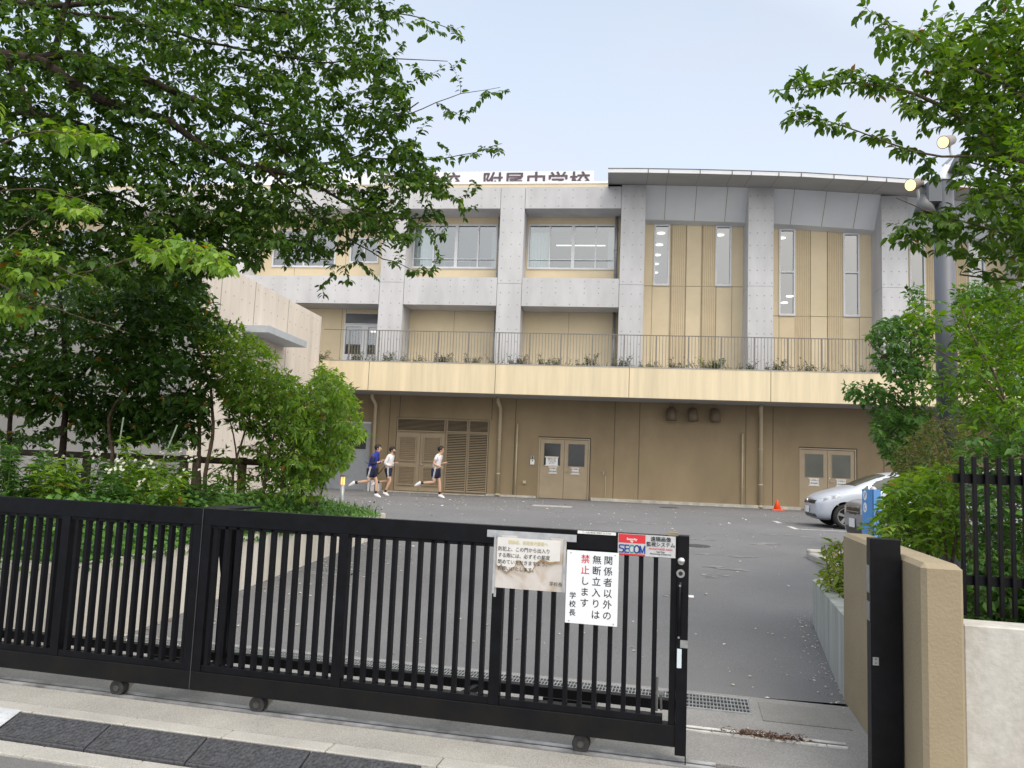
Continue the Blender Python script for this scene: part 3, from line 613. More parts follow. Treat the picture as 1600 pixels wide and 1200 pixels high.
def louvres(x0, x1, z0, z1, Y, n, m_, name, par, fr=.03):
    a = MB(); a.box(x0, x0+fr, Y-.04, Y+.03, z0, z1); a.box(x1-fr, x1, Y-.04, Y+.03, z0, z1); a.box(x0+fr, x1-fr, Y-.04, Y+.03, z0, z0+fr); a.box(x0+fr, x1-fr, Y-.04, Y+.03, z1-fr, z1)
    st = (z1-z0-2*fr)/n
    for i in range(n):
        z = z0+fr+i*st; a.add([(x0+fr, Y-.035, z+.004), (x1-fr, Y-.035, z+.004), (x1-fr, Y-.005, z+st*.58), (x0+fr, Y-.005, z+st*.58), (x0+fr, Y-.03, z+.010), (x1-fr, Y-.03, z+.010), (x1-fr, Y+.0, z+st*.60), (x0+fr, Y+.0, z+st*.60)], [(0, 1, 2, 3), (7, 6, 5, 4), (0, 4, 5, 1)])
    o = build(a, name, m_, par); b = MB(); b.quad((x0, Y+.028, z0), (x1, Y+.028, z0), (x1, Y+.028, z1), (x0, Y+.028, z1)); build(b, 'dark_backing', M_dark, o); return o
louvres(dx0, dx1, dzl+.01, dzt, YR-.0, 9, M_grey, 'louvre', sb)
wall_holes.append((dx0, dx1, 4.3, dzt))
build(hwall(-25, .25, 4.2, ZB2+.1, YR+.0, wall_holes), 'wall', M_beige, sb)
a = MB()
for x in (X_(461, 410, YR), X_(540, 410, YR), X_(541, 495, YR), X_(710, 495, YR), X_(889, 495, YR), -16, -19):
    a.box(x-.007, x+.007, YR-.003, YR+.001, 4.3, 7.4 if x > -9.6 and x not in (0,) and abs(x-X_(461, 410, YR)) > .01 and abs(x-X_(540, 410, YR)) > .01 else 10.9)
build(a, 'panel_joints', mat('joint_line', (.24, .19, .12), .9, .1), sb)
# drain pipes inside the bays
for k in (0, 1):
    xx = .05-4.41*k; a = MB(); a.tube([(xx, YR-.14, 8.31), (xx, YR-.14, 11.0)], .055, 10); a.tube([(xx, YR-.14, 4.3), (xx, YR-.14, 7.27)], .055, 10)
    for z in (5.3, 6.3, 8.7, 9.6, 10.4): a.box(xx-.07, xx+.07, YR-.21, YR-.01, z, z+.03)
    build(a, 'drain_pipe', M_steel, sb, True)
# classroom behind the glass
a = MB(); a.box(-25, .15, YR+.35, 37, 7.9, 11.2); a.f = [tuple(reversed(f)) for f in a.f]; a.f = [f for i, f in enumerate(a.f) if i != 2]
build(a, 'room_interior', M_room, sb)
a = MB(); 
for Yl, xa, xb in ((30.2, -4.1+1.5, -.6), (32.6, -2.5, -.4)):
    a = MB(); a.box(xa, xb, Yl, Yl+.09, 11.0, 11.03); build(a, 'ceiling_lamp', M_lampw, sb)
a = MB()
for (x0_, x1_) in ((-7.6, -6.9), (-6.6, -5.6)):
    a.tube([(x0_, YR+.6, WZ0-.3), (x0_, YR+.6, WZ0+.45), (x1_, YR+.6, WZ0+.45), (x1_, YR+.6, WZ0-.3)], .02, 6)
build(a, 'chair_rails', M_alu, sb)
# balcony level interior behind door
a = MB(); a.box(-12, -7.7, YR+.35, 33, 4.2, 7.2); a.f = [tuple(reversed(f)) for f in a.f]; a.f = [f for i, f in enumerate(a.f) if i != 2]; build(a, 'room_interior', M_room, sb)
a = MB(); a.box(X_(578, 520, 29.6), X_(590, 520, 29.6), 29.6, 29.7, Z_(584, 519, 29.6), Z_(584, 516, 29.6)); build(a, 'ceiling_lamp', M_lampw, sb)
# ---- right wing with curved roof
ZJ1, ZJ2 = 8.321, 7.267
wh = []
def slit(xl, xr, zt, zb, mid=None):
    fr = MB(); w_ = .06; Y = YR
    fr.box(xl, xr, Y-.04, Y+.05, zt-w_, zt); fr.box(xl, xr, Y-.055, Y+.05, zb, zb+.08); fr.box(xl, xl+w_, Y-.04, Y+.05, zb+.08, zt-w_); fr.box(xr-w_, xr, Y-.04, Y+.05, zb+.08, zt-w_)
    if mid: fr.box(xl+w_, xr-w_, Y-.035, Y+.05, mid-.03, mid+.03)
    f = build(fr, 'slit_window', M_alu, sb)
    g_ = MB(); g_.quad((xl+.02, Y+.03, zb+.02), (xr-.02, Y+.03, zb+.02), (xr-.02, Y+.03, zt-.02), (xl+.02, Y+.03, zt-.02)); build(g_, 'pane', M_glass, f); bb = MB(); bb.box(xl+w_, xr-w_, Y+.05, Y+.1, zt-.2, zt-w_); build(bb, 'ceiling_shade_strip', M_dark, f); wh.append((xl, xr, zb, zt))  # pane top gets a dark strip as painted ceiling shadow
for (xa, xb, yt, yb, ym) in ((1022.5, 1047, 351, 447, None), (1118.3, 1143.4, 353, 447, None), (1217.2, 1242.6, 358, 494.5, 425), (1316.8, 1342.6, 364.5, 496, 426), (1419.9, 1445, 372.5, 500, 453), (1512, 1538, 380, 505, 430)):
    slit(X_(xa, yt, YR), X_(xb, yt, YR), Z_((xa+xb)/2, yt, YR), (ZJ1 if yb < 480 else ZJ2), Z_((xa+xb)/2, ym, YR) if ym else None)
build(hwall(.9, 19, 4.2, 11.4, YR, wh), 'wing_wall', M_beige, sb)
a = MB()
for xa, xb in ((1047.8, 1071), (1096, 1118.8), (1243, 1266), (1293, 1315.8), (1446, 1468), (1488, 1511)):
    x0_, x1_ = X_(xa, 400, YR), X_(xb, 400, YR); n_ = 8
    for i in range(n_+1):
        x = x0_+(x1_-x0_)*i/n_; a.box(x-.011, x+.011, YR-.018, YR+.001, 4.3, 11.2)
build(a, 'panel_ribs', mat('rib_shadow_groove', (.54, .44, .29), .7, .05), sb)
a = MB()
for x in (1018.5, 1143.5, 1217.3, 1342.6, 1366): xx = X_(x, 470, YR); a.box(xx-.008, xx+.008, YR-.003, YR+.001, 4.3, ZJ1 if x < 1150 else ZJ2)
for x in (1071, 1096, 1047.5, 1118.5, 1266, 1293): xx = X_(x, 470, YR); a.box(xx-.01, xx+.01, YR-.020, YR+.001, 4.3, 11.2)
a.box(1.058, 4.66, YR-.004, YR+.001, ZJ1-.012, ZJ1+.008); a.box(5.52, 9.13, YR-.004, YR+.001, ZJ2-.012, ZJ2+.008); a.box(9.98, 13.6, YR-.004, YR+.001, ZJ2-.2, ZJ2-.18)
build(a, 'panel_joints', MATS['joint_line'], sb)
# wing interior with round ceiling lamps
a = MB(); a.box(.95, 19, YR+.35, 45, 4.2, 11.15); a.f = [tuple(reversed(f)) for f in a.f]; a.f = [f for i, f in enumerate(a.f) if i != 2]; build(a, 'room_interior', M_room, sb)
a = MB()
for (px_, py_) in ((1033, 364.5), (1030, 382.5), (1026.8, 398.5), (1024, 412.5), (1023, 426), (1125, 367.3), (1221, 372)):
    P = onZ(px_, py_, 11.08); a = MB(); a.cyl((P[0], P[1], 11.08), (0, 0, 1), .17, .02, 18); build(a, 'ceiling_lamp', M_lampw, sb)
for (px_, py_) in ((1234, 463), (1225.5, 473)):
    P = onZ(px_, py_, 7.6); a = MB(); a.cyl((P[0], min(P[1], 44), 7.6), (0, 0, 1), .12, .02, 18); build(a, 'ceiling_lamp', M_lampw, sb)
# slanted panels under the eave
def zroof(x):   # underside of the curved eave along the wing
    return float(np.interp(x, ZRX, ZRZ))
ZRX, ZRZ = ((-1, .8, 2.8, 4.5, 6.1, 7.15, 8.2, 9.45, 14, 22), (11.69, 11.67, 11.617, 11.556, 11.489, 11.413, 11.341, 11.246, 10.85, 10.0))
jn = MB()
for (a_, b_) in ((1.058, 4.66), (5.52, 9.13), (9.98, 13.6), (14.45, 18.1)):
    n_ = 10; pan = MB()
    for i in range(n_):
        xa, xb = a_+(b_-a_)*i/n_, a_+(b_-a_)*(i+1)/n_; za, zb = zroof(xa), zroof(xb)
        pan.add([(xa, YC+.05, za+.12), (xb, YC+.05, zb+.12), (xb, YC+.75, zb-.93), (xa, YC+.75, za-.93)], [(3, 2, 1, 0)])
        pan.quad((xa, YC+.75, za-.93), (xb, YC+.75, zb-.93), (xb, YR, zb-1.0), (xa, YR, za-1.0))
    build(pan, 'slanted_panel', M_grey, sb)
    for u in (.2, .5, .8):
        x = a_+(b_-a_)*u; z = zroof(x); jn.add([(x-.008, YC+.044, z+.12), (x+.008, YC+.044, z+.12), (x+.008, YC+.744, z-.93), (x-.008, YC+.744, z-.93)], [(3, 2, 1, 0)])
build(jn, 'panel_joints', MATS['joint_line'], sb)
# curved roof: fascia, soffit, dark edge
rf = MB(); so_ = MB(); ed = MB(); YE = 26.05
xs_ = [-.30+i*.5 for i in range(42)]
ztop_ = zroof
for a_, b_ in zip(xs_, xs_[1:]):
    za, zb = ztop_(a_), ztop_(b_)
    rf.add([(a_, YE, za), (b_, YE, zb), (b_, YE-.02, zb+.125), (a_, YE-.02, za+.125)], [(0, 1, 2, 3)])
    so_.add([(a_, YE+.005, za), (b_, YE+.005, zb), (b_, 27.56, zb+.13), (a_, 27.56, za+.13)], [(3, 2, 1, 0)])
    ed.add([(a_, YE-.03, za+.126), (b_, YE-.03, zb+.126), (b_, YE-.03, zb+.150), (a_, YE-.03, za+.150), (a_, 42, za+.3), (b_, 42, zb+.3), (a_, YE+.1, za+.12), (b_, YE+.1, zb+.12)], [(0, 1, 2, 3), (3, 2, 5, 4), (1, 0, 6, 7)])
fj = MB()
for px_ in (1013, 1045, 1094, 1144, 1174, 1217, 1252, 1303, 1355, 1385, 1440, 1480): x = X_(px_, 268, YE); z = zroof(x); fj.box(x-.012, x+.012, YE-.024, YE-.001, z, z+.12); fj.add([(x-.006, YE+.004, z-.001), (x+.006, YE+.004, z-.001), (x+.006, 27.5, z+.124), (x-.006, 27.5, z+.124)], [(3, 2, 1, 0)])
build(fj, 'fascia_joints', mat('grey_joint', (.10, .10, .11), .8, .1), sb)
z0_ = ztop_(-.3)
so_.add([(-.30, YE, z0_), (-.30, YE, z0_+.2), (-.30, 42, z0_+.3), (-.30, 42, z0_-.3)], [(0, 1, 2, 3)])
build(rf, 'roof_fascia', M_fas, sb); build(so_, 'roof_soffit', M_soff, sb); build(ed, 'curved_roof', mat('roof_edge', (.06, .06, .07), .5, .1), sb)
# balcony slab, fascia and soffit
a = MB(); a.box(-9.98, 22, YL, YL+.18, ZL0, ZL1); build(a, 'balcony_fascia', M_cream, sb)
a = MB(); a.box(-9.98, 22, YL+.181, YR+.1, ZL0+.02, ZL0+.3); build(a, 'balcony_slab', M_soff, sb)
a = MB(); a.box(-9.98, 22, YL-.01, YL+.2, ZL1+.001, ZL1+.03); build(a, 'balcony_coping', mat('coping_metal', (.33, .33, .32), .6, .08), sb)
a = MB()
for px_ in (575.5, 773.5, 983, 1204.5): x = X_(px_, 597, YL); a.box(x-.011, x+.011, YL-.003, YL+.001, ZL0, ZL1)
build(a, 'fascia_joints', MATS['joint_line'], sb)
a = MB(); a.box(-9.9, 22, YL+.2, YL+1.0, ZL0+.3, ZL1-.12); build(a, 'balcony_planter_soil', M_soil, sb)
# railing
a = MB(); zt = 5.955; a.box(-9.95, 20, YL+.06, YL+.10, zt-.012, zt+.012); build(a, 'handrail', M_rail, sb)
x_p = X_(1127, 600, YL); pitch = 1.045; start = x_p-pitch*12
k = 0
while start+k*pitch < 20:
    if start+k*pitch > -9.95: a = MB(); a.box(start+k*pitch-.022, start+k*pitch+.022, YL+.05, YL+.11, ZL1+.03, zt-.013); build(a, 'railing_post', M_rail, sb)
    k += 1
a = MB()
for j in range(k):
    for i in range(1, 10): xx = start+j*pitch+i*pitch/10; a.box(xx-.008, xx+.008, YL+.072, YL+.088, ZL1+.06, zt-.013)
ro = build(a, 'balusters', M_rail, sb); ro['kind'] = 'stuff'
# ---- ground floor
holes = []
LX0, LX1, LZ1, LZ0 = X_(617, 710, YW), X_(763, 710, YW), Z_(692, 654, YW), gz+.03
holes.append((LX0, LX1, LZ0, LZ1))
D2 = (X_(841, 730, YW), X_(921, 730, YW), Z_(880, 780, YW), Z_(880, 684.5, YW)); holes.append(D2)
D3 = (X_(1249, 740, YW), X_(1338, 740, YW), gz+.02, Z_(1292, 701, YW)); holes.append(D3)
PB = (-11.5, X_(577, 700, YW)); 
build(hwall(PB[1]+.02, 22, gz-.1, ZL0+.1, YW, holes, .12), 'ground_floor_wall', M_brown, sb)
a = MB(); a.box(-12.1, PB[1]-.0, YW+.1, YW+.2, gz, Z_(560, 661, YW)); build(a, 'entrance_screen', mat('blue_grey_panel', (.36, .39, .44), .5, .05), sb)
a = MB(); a.box(-12.1, PB[1], YW+.12, YW+.2, Z_(560, 661, YW)+.06, ZL0+.1); build(a, 'screen_header', M_brown, sb)
a = MB(); a.box(-12.1, PB[1], YW+.05, YW+.11, Z_(560, 661, YW), Z_(560, 661, YW)+.05); build(a, 'screen_trim', M_alu, sb)
x0_, x1_ = X_(556, 694, YW), X_(570.5, 694, YW); a = MB(); a.box(x0_-.6, x1_, YW+.08, YW+.1, Z_(565, 701.5, YW), Z_(565, 672, YW)); build(a, 'screen_window', M_glassd, sb)
a = MB()
for px_ in (620.5, 803, 959, 998, 1165, 1207.5, 1381, 765.5, 605): x = X_(px_, 720, YW); z1__ = ZL0; z0__ = (LZ1 if px_ in (620.5, 765.5) else gz); a.box(x-.009, x+.009, YW-.003, YW+.001, z0__, z1__)
build(a, 'wall_joints', mat('brown_joint', (.07, .055, .035), .9, .1), sb)
# base kerb strip
xk0, xk1 = X_(923, 782, YW), X_(1250, 799, YW)
a = MB(); a.box(xk0, xk1, YW-.16, YW-.001, gz-.05, gz+.10); a.box(X_(760, 772, YW), D2[0]-.05, YW-.12, YW-.001, gz-.05, gz+.07); a.box(LX0-1.0, LX1, YW-.3, YW-.001, gz-.05, gz+.025); build(a, 'base_kerb', mat('base_kerb_concrete', (.5, .48, .43), .8, .15, 4), sb)
# louvred plant doors
lv = build(MB().box(LX0, LX1, YW+.06, YW+.11, LZ0, LZ1), 'louvre_frame', M_louv, sb)
lx1, lx2 = X_(694.5, 710, YW), X_(730, 710, YW); zd = Z_(656, 677, YW)
louvres(LX0+.02, lx1-.02, zd+.06, LZ1-.03, YW+.03, 9, M_louv, 'louvre_panel', sb)
louvres(lx1+.04, lx2-.02, zd+.08, LZ1-.03, YW+.03, 9, M_louv, 'louvre_panel', sb); louvres(lx2+.02, LX1-.03, zd+.08, LZ1-.03, YW+.03, 9, M_louv, 'louvre_panel', sb)
louvres(lx1+.04, lx2-.02, LZ0+.05, zd+.05, YW+.03, 34, M_louv, 'louvre_panel', sb); louvres(lx2+.02, LX1-.03, LZ0+.05, zd+.05, YW+.03, 34, M_louv, 'louvre_panel', sb)
lm = (LX0+.02+lx1-.02)/2
for xa, xb, h in ((LX0+.02, lm-.006, 1), (lm+.006, lx1-.02, 0)):
    a = MB(); a.box(xa, xb, YW+.02, YW+.058, LZ0+.02, zd); dd = build(a, 'louvre_door', M_louv, sb, bevel=.003)
    hgt = zd-LZ0
    louvres(xa+.13, xb-.13, LZ0+.22, LZ0+hgt*.43, YW-.0, 12, M_louv, 'louvre_insert', dd); louvres(xa+.13, xb-.13, LZ0+hgt*.51, zd-.12, YW-.0, 13, M_louv, 'louvre_insert', dd)
    if not h: a = MB(); a.tube([(xa+.05, YW+.02, LZ0+hgt*.47), (xa+.05, YW-.05, LZ0+hgt*.47), (xa+.17, YW-.05, LZ0+hgt*.47)], .014, 8); a.cyl((xa+.05, YW+.015, LZ0+hgt*.52), (0, 1, 0), .02, .015, 10); build(a, 'handle', M_chrome, dd)
# double doors
def ddoor(D, px, gm, left_handle=False):
    xa, xb, z0_, z1_ = D; xm = (xa+xb)/2; f = .045
    a = MB(); a.box(xa, xa+f, YW-.012, YW+.08, z0_, z1_); a.box(xb-f, xb, YW-.012, YW+.08, z0_, z1_); a.box(xa+f, xb-f, YW-.012, YW+.08, z1_-f, z1_); build(a, 'door_frame', M_door, sb)
    a = MB(); a.box(xa+f, xb-f, YW+.075, YW+.1, z0_, z1_-f); a.box(xa-.02, xb+.02, YW-.014, YW-.002, z1_, z1_+.03); a.box(xb, xb+.025, YW-.014, YW-.002, z0_, z1_); build(a, 'door_gap', M_dark, sb)
    ds = []
    for s_, (l, r) in enumerate(((xa+f+.004, xm-.005), (xm+.005, xb-f-.004))):
        a = MB(); a.box(l, r, YW+.025, YW+.07, z0_+.012, z1_-f-.012); d = build(a, 'door_leaf', M_door, sb, bevel=.003)
        wz1 = z1_-.20; wz0 = wz1-.78; wx0, wx1 = l+.14, r-.13
        a = MB(); a.box(wx0, wx1, YW+.017, YW+.024, wz0, wz1); g_ = build(a, 'door_window', gm, d)
        a = MB(); a.box(wx0-.015, wx1+.015, YW+.012, YW+.026, wz1, wz1+.015); a.box(wx0-.015, wx0, YW+.012, YW+.026, wz0-.015, wz1); a.box(wx1, wx1+.015, YW+.012, YW+.026, wz0-.015, wz1); a.box(wx0, wx1, YW+.012, YW+.026, wz0-.015, wz0); build(a, 'window_trim', M_door, d)
        if s_ == 1: a = MB(); zz = z0_+.97; a.tube([(l+.07, YW+.025, zz), (l+.07, YW-.04, zz), (l+.19, YW-.04, zz)], .013, 8); a.cyl((l+.06, YW+.02, zz+.11), (0, 1, 0), .018, .014, 10); build(a, 'handle', M_chrome, d)
        ds.append((l, r, wz0))
    return ds
d2 = ddoor(D2, 880, M_glassd); d3 = ddoor(D3, 1291, M_glassg)
# down pipes
for (x1p, y1p, x0p, y0p, r) in ((587.5, 618, 583.5, 767, .062), (783.5, 626, 777.5, 778, .062), (1188.5, 637, 1187, 799, .065), (809, 663, 804.5, 779, .032), (1159, 678, 1159.5, 797, .032)):
    x = X_((x1p+x0p)/2, (y1p+y0p)/2, YW); zt_ = ZL0-.0 if r > .05 else Z_(x1p, y1p, YW); a = MB()
    if r > .05:
        a.tube([(x-.06, YW-.45, zt_+.02), (x-.06, YW-.42, zt_-.14), (x, YW-.13, zt_-.36), (x, YW-.11, gz+.04)], r, 12)
        for z in (1.2, 2.4): a.cyl((x, YW-.11, z), (0, 0, 1), r+.012, .05, 12)
        a.cyl((x, YW-.11, gz+.06), (0, 0, 1), r+.03, .08, 12)
    else:
        a.tube([(x, YW-.01, zt_), (x, YW-.07, zt_), (x, YW-.07, gz+.03)], r, 8)
        for z in (1.1, 2.2): a.box(x-.04, x+.04, YW-.1, YW-.01, z, z+.02)
    build(a, 'down_pipe', M_pipe, sb, True)
# vent hoods
for px_ in (1048.5, 1082, 1116.5):
    x = X_(px_, 645, YW); a = MB(); a.tube([(x, YW, 3.62), (x, YW-.16, 3.60), (x, YW-.25, 3.50), (x, YW-.27, 3.28)], [.15, .16, .165, .175], 14); build(a, 'vent_hood', mat('vent_brown', (.16, .125, .085), .7, .1), sb, True)
a = MB(); a.box(X_(817, 753, YW), X_(822, 753, YW), YW-.07, YW, Z_(820, 755.5, YW), Z_(820, 751, YW)); build(a, 'wall_socket', M_pipe, sb, bevel=.005)
a = MB(); x = X_(832, 719, YW); a.box(x-.06, x+.055, YW-.03, YW, Z_(832, 717.5, YW), Z_(832, 712, YW)); ic = build(a, 'intercom', M_steel, sb)
a = MB(); a.box(x-.075, x+.07, YW-.05, YW, Z_(832, 726, YW), Z_(832, 718, YW)); build(a, 'intercom_box', M_paper, sb, bevel=.01)
a = MB(); a.box(x-.02, x+.015, YW-.034, YW-.03, Z_(832, 717, YW), Z_(832, 713, YW)); a.box(x-.02, x+.02, YW-.054, YW-.05, Z_(832, 720.8, YW), Z_(832, 719, YW)); build(a, 'camera_slot', M_dark, ic)
x = X_(943, 739, YW); a = MB(); a.tube([(x, YW, 1.4), (x, YW-.1, 1.4), (x, YW-.1, 1.33)], .02, 8); a.box(x-.04, x+.04, YW-.11, YW-.09, 1.42, 1.435); build(a, 'wall_tap', M_steel, sb)
a = MB(); x = X_(945.5, 765, YW); a.tube([(x, YW-.02, 1.28), (x, YW-.02, gz)], .012, 6); build(a, 'tap_pipe', M_pipe, sb)
# entrance posts below pipe
# ---- rooftop sign
rs = thing('rooftop_sign', 'white rooftop sign board with large dark characters behind the parapet', 'rooftop sign', (-7, 30, 12.05))
a = MB(); a.box(-15.6, -.91, 30, 30.08, 12.07, 13.30); build(a, 'board', mat('sign_white', (.66, .68, .72), .5, .03), rs)
tx = []
for ch, px_ in zip('高等学校・附属中学校', (608, 640, 672, 704, 737, 770, 804, 838, 872, 906)): tx.append(text_mb(ch, .86, Mfront(X_(px_, 275, 30), 29.985, 12.80), .016))
build(merge(*tx), 'lettering', mat('sign_char', (.085, .055, .07), .6, .1), rs)
a = MB()
for x in (-14, -10, -6, -2): a.tube([(x, 30.1, 13.2), (x, 31.2, 12.0)], .03, 6); a.tube([(x, 30.1, 12.06), (x, 30.1, 13.25)], .03, 6)
build(a, 'support', M_steel, rs)
# ---- notices on the doors
def notice(x, z, w_, h_, label, lines, txt=None, tape=True, Y=YW+.012):
    t = thing('door_notice', label, 'notice', (x, Y, z))
    a = MB(); a.box(x-w_/2, x+w_/2, Y-.004, Y-.001, z-h_/2, z+h_/2); build(a, 'sheet', M_paper, t)
    if tape:
        b = MB(); b.box(x-w_/2-.04, x+w_/2+.02, Y-.006, Y-.0045, z+h_/2-.03, z+h_/2+.015); b.box(x-w_/2-.04, x+w_/2+.03, Y-.006, Y-.0045, z-h_/2-.02, z-h_/2+.02); build(b, 'tape', mat('paper_tape', (.68, .60, .52), .6, .04), t)
    build(merge(*[text_mb(s_, sz, Mfront(x, Y-.0075, z+dz), .001) for s_, sz, dz in lines]), 'lettering', mat('notice_ink', (.10, .09, .10), .6, .1), t)
zn = d2[0][2]
notice((d2[0][0]+d2[0][1])/2+.0, zn+.15, .42, .31, 'white paper notice taped inside the lower left door window', [('関係者以外立入禁止', .034, .10), ('防犯のため必ず施錠', .030, .05), ('してください。校舎', .030, .01), ('に入る際は受付まで', .030, -.03), ('お越しください', .030, -.08)], Y=YW+.010)
dl_ = [('土足禁止', .066, .05), ('開放厳禁', .060, -.05)]
notice((d2[0][0]+d2[0][1])/2+.05, zn-.155, .25, .22, 'small notice on the left leaf of the middle double door', dl_)
notice((d2[1][0]+d2[1][1])/2-.02, zn-.155, .25, .22, 'small notice on the right leaf of the middle double door', dl_)
zn = d3[0][2]
notice((d3[0][0]+d3[0][1])/2-.0, zn-.155, .29, .24, 'small notice on the left leaf of the door behind the silver car', dl_)
notice((d3[1][0]+d3[1][1])/2+.0, zn-.155, .29, .24, 'small notice on the right leaf of the door behind the silver car', dl_)
# ------------------------------------------------------------------ concrete annex on the left
XA = -10.03
an = thing('concrete_annex', 'pale pinkish concrete block with a flat canopy left of the balcony', 'building', (XA-2, 20, gz))
a = MB(); a.box(-30, XA, 17.6, 25.58, .3, 6.37); build(a, 'wall', M_pink, an)
a = MB(); a.box(-30.5, XA-.02, 17.55, 17.597, .3, 6.36); build(a, 'front_wall', mat('shaded_side_concrete', (.25, .245, .24), .8, .12, 1.2, .2, 60, stretch=(1, 1, .3)), an)  # front face coloured darker to carry the shade of the trees
d = MB(); j = MB()
for y in (18.6, 20.5, 22.8): j.box(XA-.01, XA+.004, y-.01, y+.01, .4, 6.369)
y = 17.9
while y < 25.5:
    z = .9
    while z < 6.3:
        d.cyl((XA+.003, y, z), (1, 0, 0), .02, .004, 8); z += .48
    y += .46
build(d, 'tie_holes', mat('tie_hole_pink', (.33, .28, .25), .9, .1), an); build(j, 'wall_joints', mat('joint_pink', (.2, .17, .15), .9, .1), an)
a = MB(); a.box(XA-4, XA+.0, 17.0, 17.59, 4.88, 5.02); PT = onZ(403, 519, 5.06); a2 = MB(); x_c = XA+.75
a = MB(); a.add([(XA, 19.9, 4.84), (x_c, 19.9, 4.84), (x_c, 22.6, 4.84), (XA, 22.6, 4.84), (XA, 19.9, 5.03), (x_c, 19.9, 5.03), (x_c, 22.6, 5.03), (XA, 22.6, 5.03)], [(0, 3, 2, 1), (4, 5, 6, 7), (0, 1, 5, 4), (1, 2, 6, 5), (2, 3, 7, 6), (3, 0, 4, 7)])
build(a, 'canopy', mat('canopy_metal', (.42, .46, .5), .5, .05), an)
# ------------------------------------------------------------------ bollard lamp, tap post, blue sign, cone, manholes, lines
gb = .56
bx = onZ(531, 800, .55); bo = thing('bollard_lamp', 'slim grey bollard lamp with warm lit head at the end of the left bed', 'bollard lamp', (bx[0], bx[1], .5))
zz = onY(531, 757, bx[1])[2]; zz2 = onY(533, 745, bx[1])[2]; xb_ = bx[0]+.02
a = MB(); a.cyl((xb_, bx[1], (.4+zz)/2), (0, 0, 1), .043, zz-.4, 18); build(a, 'post', M_steel, bo, True)
a = MB(); a.cyl((xb_, bx[1], (zz+zz2)/2), (0, 0, 1), .036, zz2-zz-.004, 16); build(a, 'lamp', emat('amber_lamp', (1, .55, .16), 1.3), bo)
a = MB(); a.cyl((xb_, bx[1], zz2+.02), (0, 0, 1), .05, .04, 18)
for k in range(4): q = k*math.pi/2+.4; a.tube([(xb_+.04*math.cos(q), bx[1]+.04*math.sin(q), zz), (xb_+.04*math.cos(q), bx[1]+.04*math.sin(q), zz2)], .005, 5)
build(a, 'cap', M_rail, bo)
tx_ = onZ(516, 797, .52); tp = thing('tap_post', 'short timber post with a white garden tap beside the bollard lamp', 'garden tap', (tx_[0], tx_[1], .5))
a = MB(); a.bbox(tx_[0]-.055, tx_[0]+.02, tx_[1]-.04, tx_[1]+.04, .4, onY(516, 782, tx_[1])[2], .006); build(a, 'post', M_wood, tp)
a = MB(); zt_ = onY(516, 786, tx_[1])[2]; a.tube([(tx_[0]+.02, tx_[1], zt_), (tx_[0]+.12, tx_[1], zt_), (tx_[0]+.12, tx_[1], zt_-.05)], .014, 8); a.cyl((tx_[0]+.09, tx_[1], zt_+.05), (0, 0, 1), .012, .08, 8); a.box(tx_[0]+.05, tx_[0]+.13, tx_[1]-.01, tx_[1]+.01, zt_+.07, zt_+.085); build(a, 'tap', mat('tap_white', (.6, .62, .62), .3, .1, metal=.3), tp)
# blue post sign (two folded panels with round symbols)
Yb = 12.3; xq0, xq1, xq2 = X_(1348.5, 800, Yb+.1), X_(1364, 800, Yb-.02), X_(1376.5, 800, Yb+.03); zb1 = Z_(1350, 764.5, Yb)
bs = thing('blue_post_sign', 'folded blue post sign with white round symbols in front of the parked cars', 'sign', ((xq0+xq2)/2, Yb, .3))
M_blue = mat('sign_blue', (.10, .29, .66), .45, .04, 3)
a = MB(); a.prism([(xq0, Yb+.10), (xq1, Yb-.02), (xq1+.004, Yb-.02), (xq2, Yb+.03), (xq2, Yb+.06), (xq1, Yb+.02), (xq0, Yb+.14)], .3, zb1, 'z'); build(a, 'panel', M_blue, bs)
a = MB(); a.box(xq1-.004, xq1+.010, Yb-.024, Yb-.0205, .3, zb1); build(a, 'fold_line', mat('blue_fold', (.02, .07, .22), .6, .05), bs)
dv = Vector((xq1-xq0, -.12, 0)).normalized(); nv = Vector((dv.y, -dv.x, 0))
for yy, kind_ in ((774, 0), (793, 1)):
    zc_ = Z_(1350, yy, Yb); c = Vector((xq0, Yb+.10, 0)).lerp(Vector((xq1, Yb-.02, 0)), .22)+nv*.004; c.z = zc_
    a = MB(); a.v = [tuple(c)]+[tuple(c+dv*.030*math.cos(q)+Vector((0, 0, 1))*.075*math.sin(q)) for q in [2*math.pi*i/24 for i in range(24)]]; a.f = [(0, 1+i, 1+(i+1) % 24) for i in range(24)]
    build(a, 'round_symbol', M_paper, bs)
    pts_ = [(-.012, .03), (.010, .04), (.012, .01), (-.004, 0), (-.010, -.04)] if kind_ == 0 else [(-.008, .04), (-.010, -.01), (.002, -.04), (.012, -.015)]
    a = MB(); a.tube([tuple(c+nv*.004+dv*u*1.2+Vector((0, 0, 1))*v) for u, v in pts_], .0045, 5); build(a, 'symbol_mark', M_blue, bs)
# cone
P = onZ(1214, 801, gz); cn = thing('traffic_cone', 'orange traffic cone standing against the brown wall', 'traffic cone', (P[0], 26.6, gz)); cxx = X_(1214.5, 790, 26.6)
zt_ = Z_(1214.5, 781, 26.6); m_or = mat('cone_orange', (.85, .10, .02), .5, .06)
a = MB(); a.tube([(cxx, 26.6, gz+.03), (cxx, 26.6, zt_-.02), (cxx, 26.6, zt_)], [.13, .03, .022], 16); build(a, 'cone', m_or, cn, True)
a = MB(); a.bbox(cxx-.2, cxx+.2, 26.4, 26.8, gz, gz+.03, .01); build(a, 'base', m_or, cn)
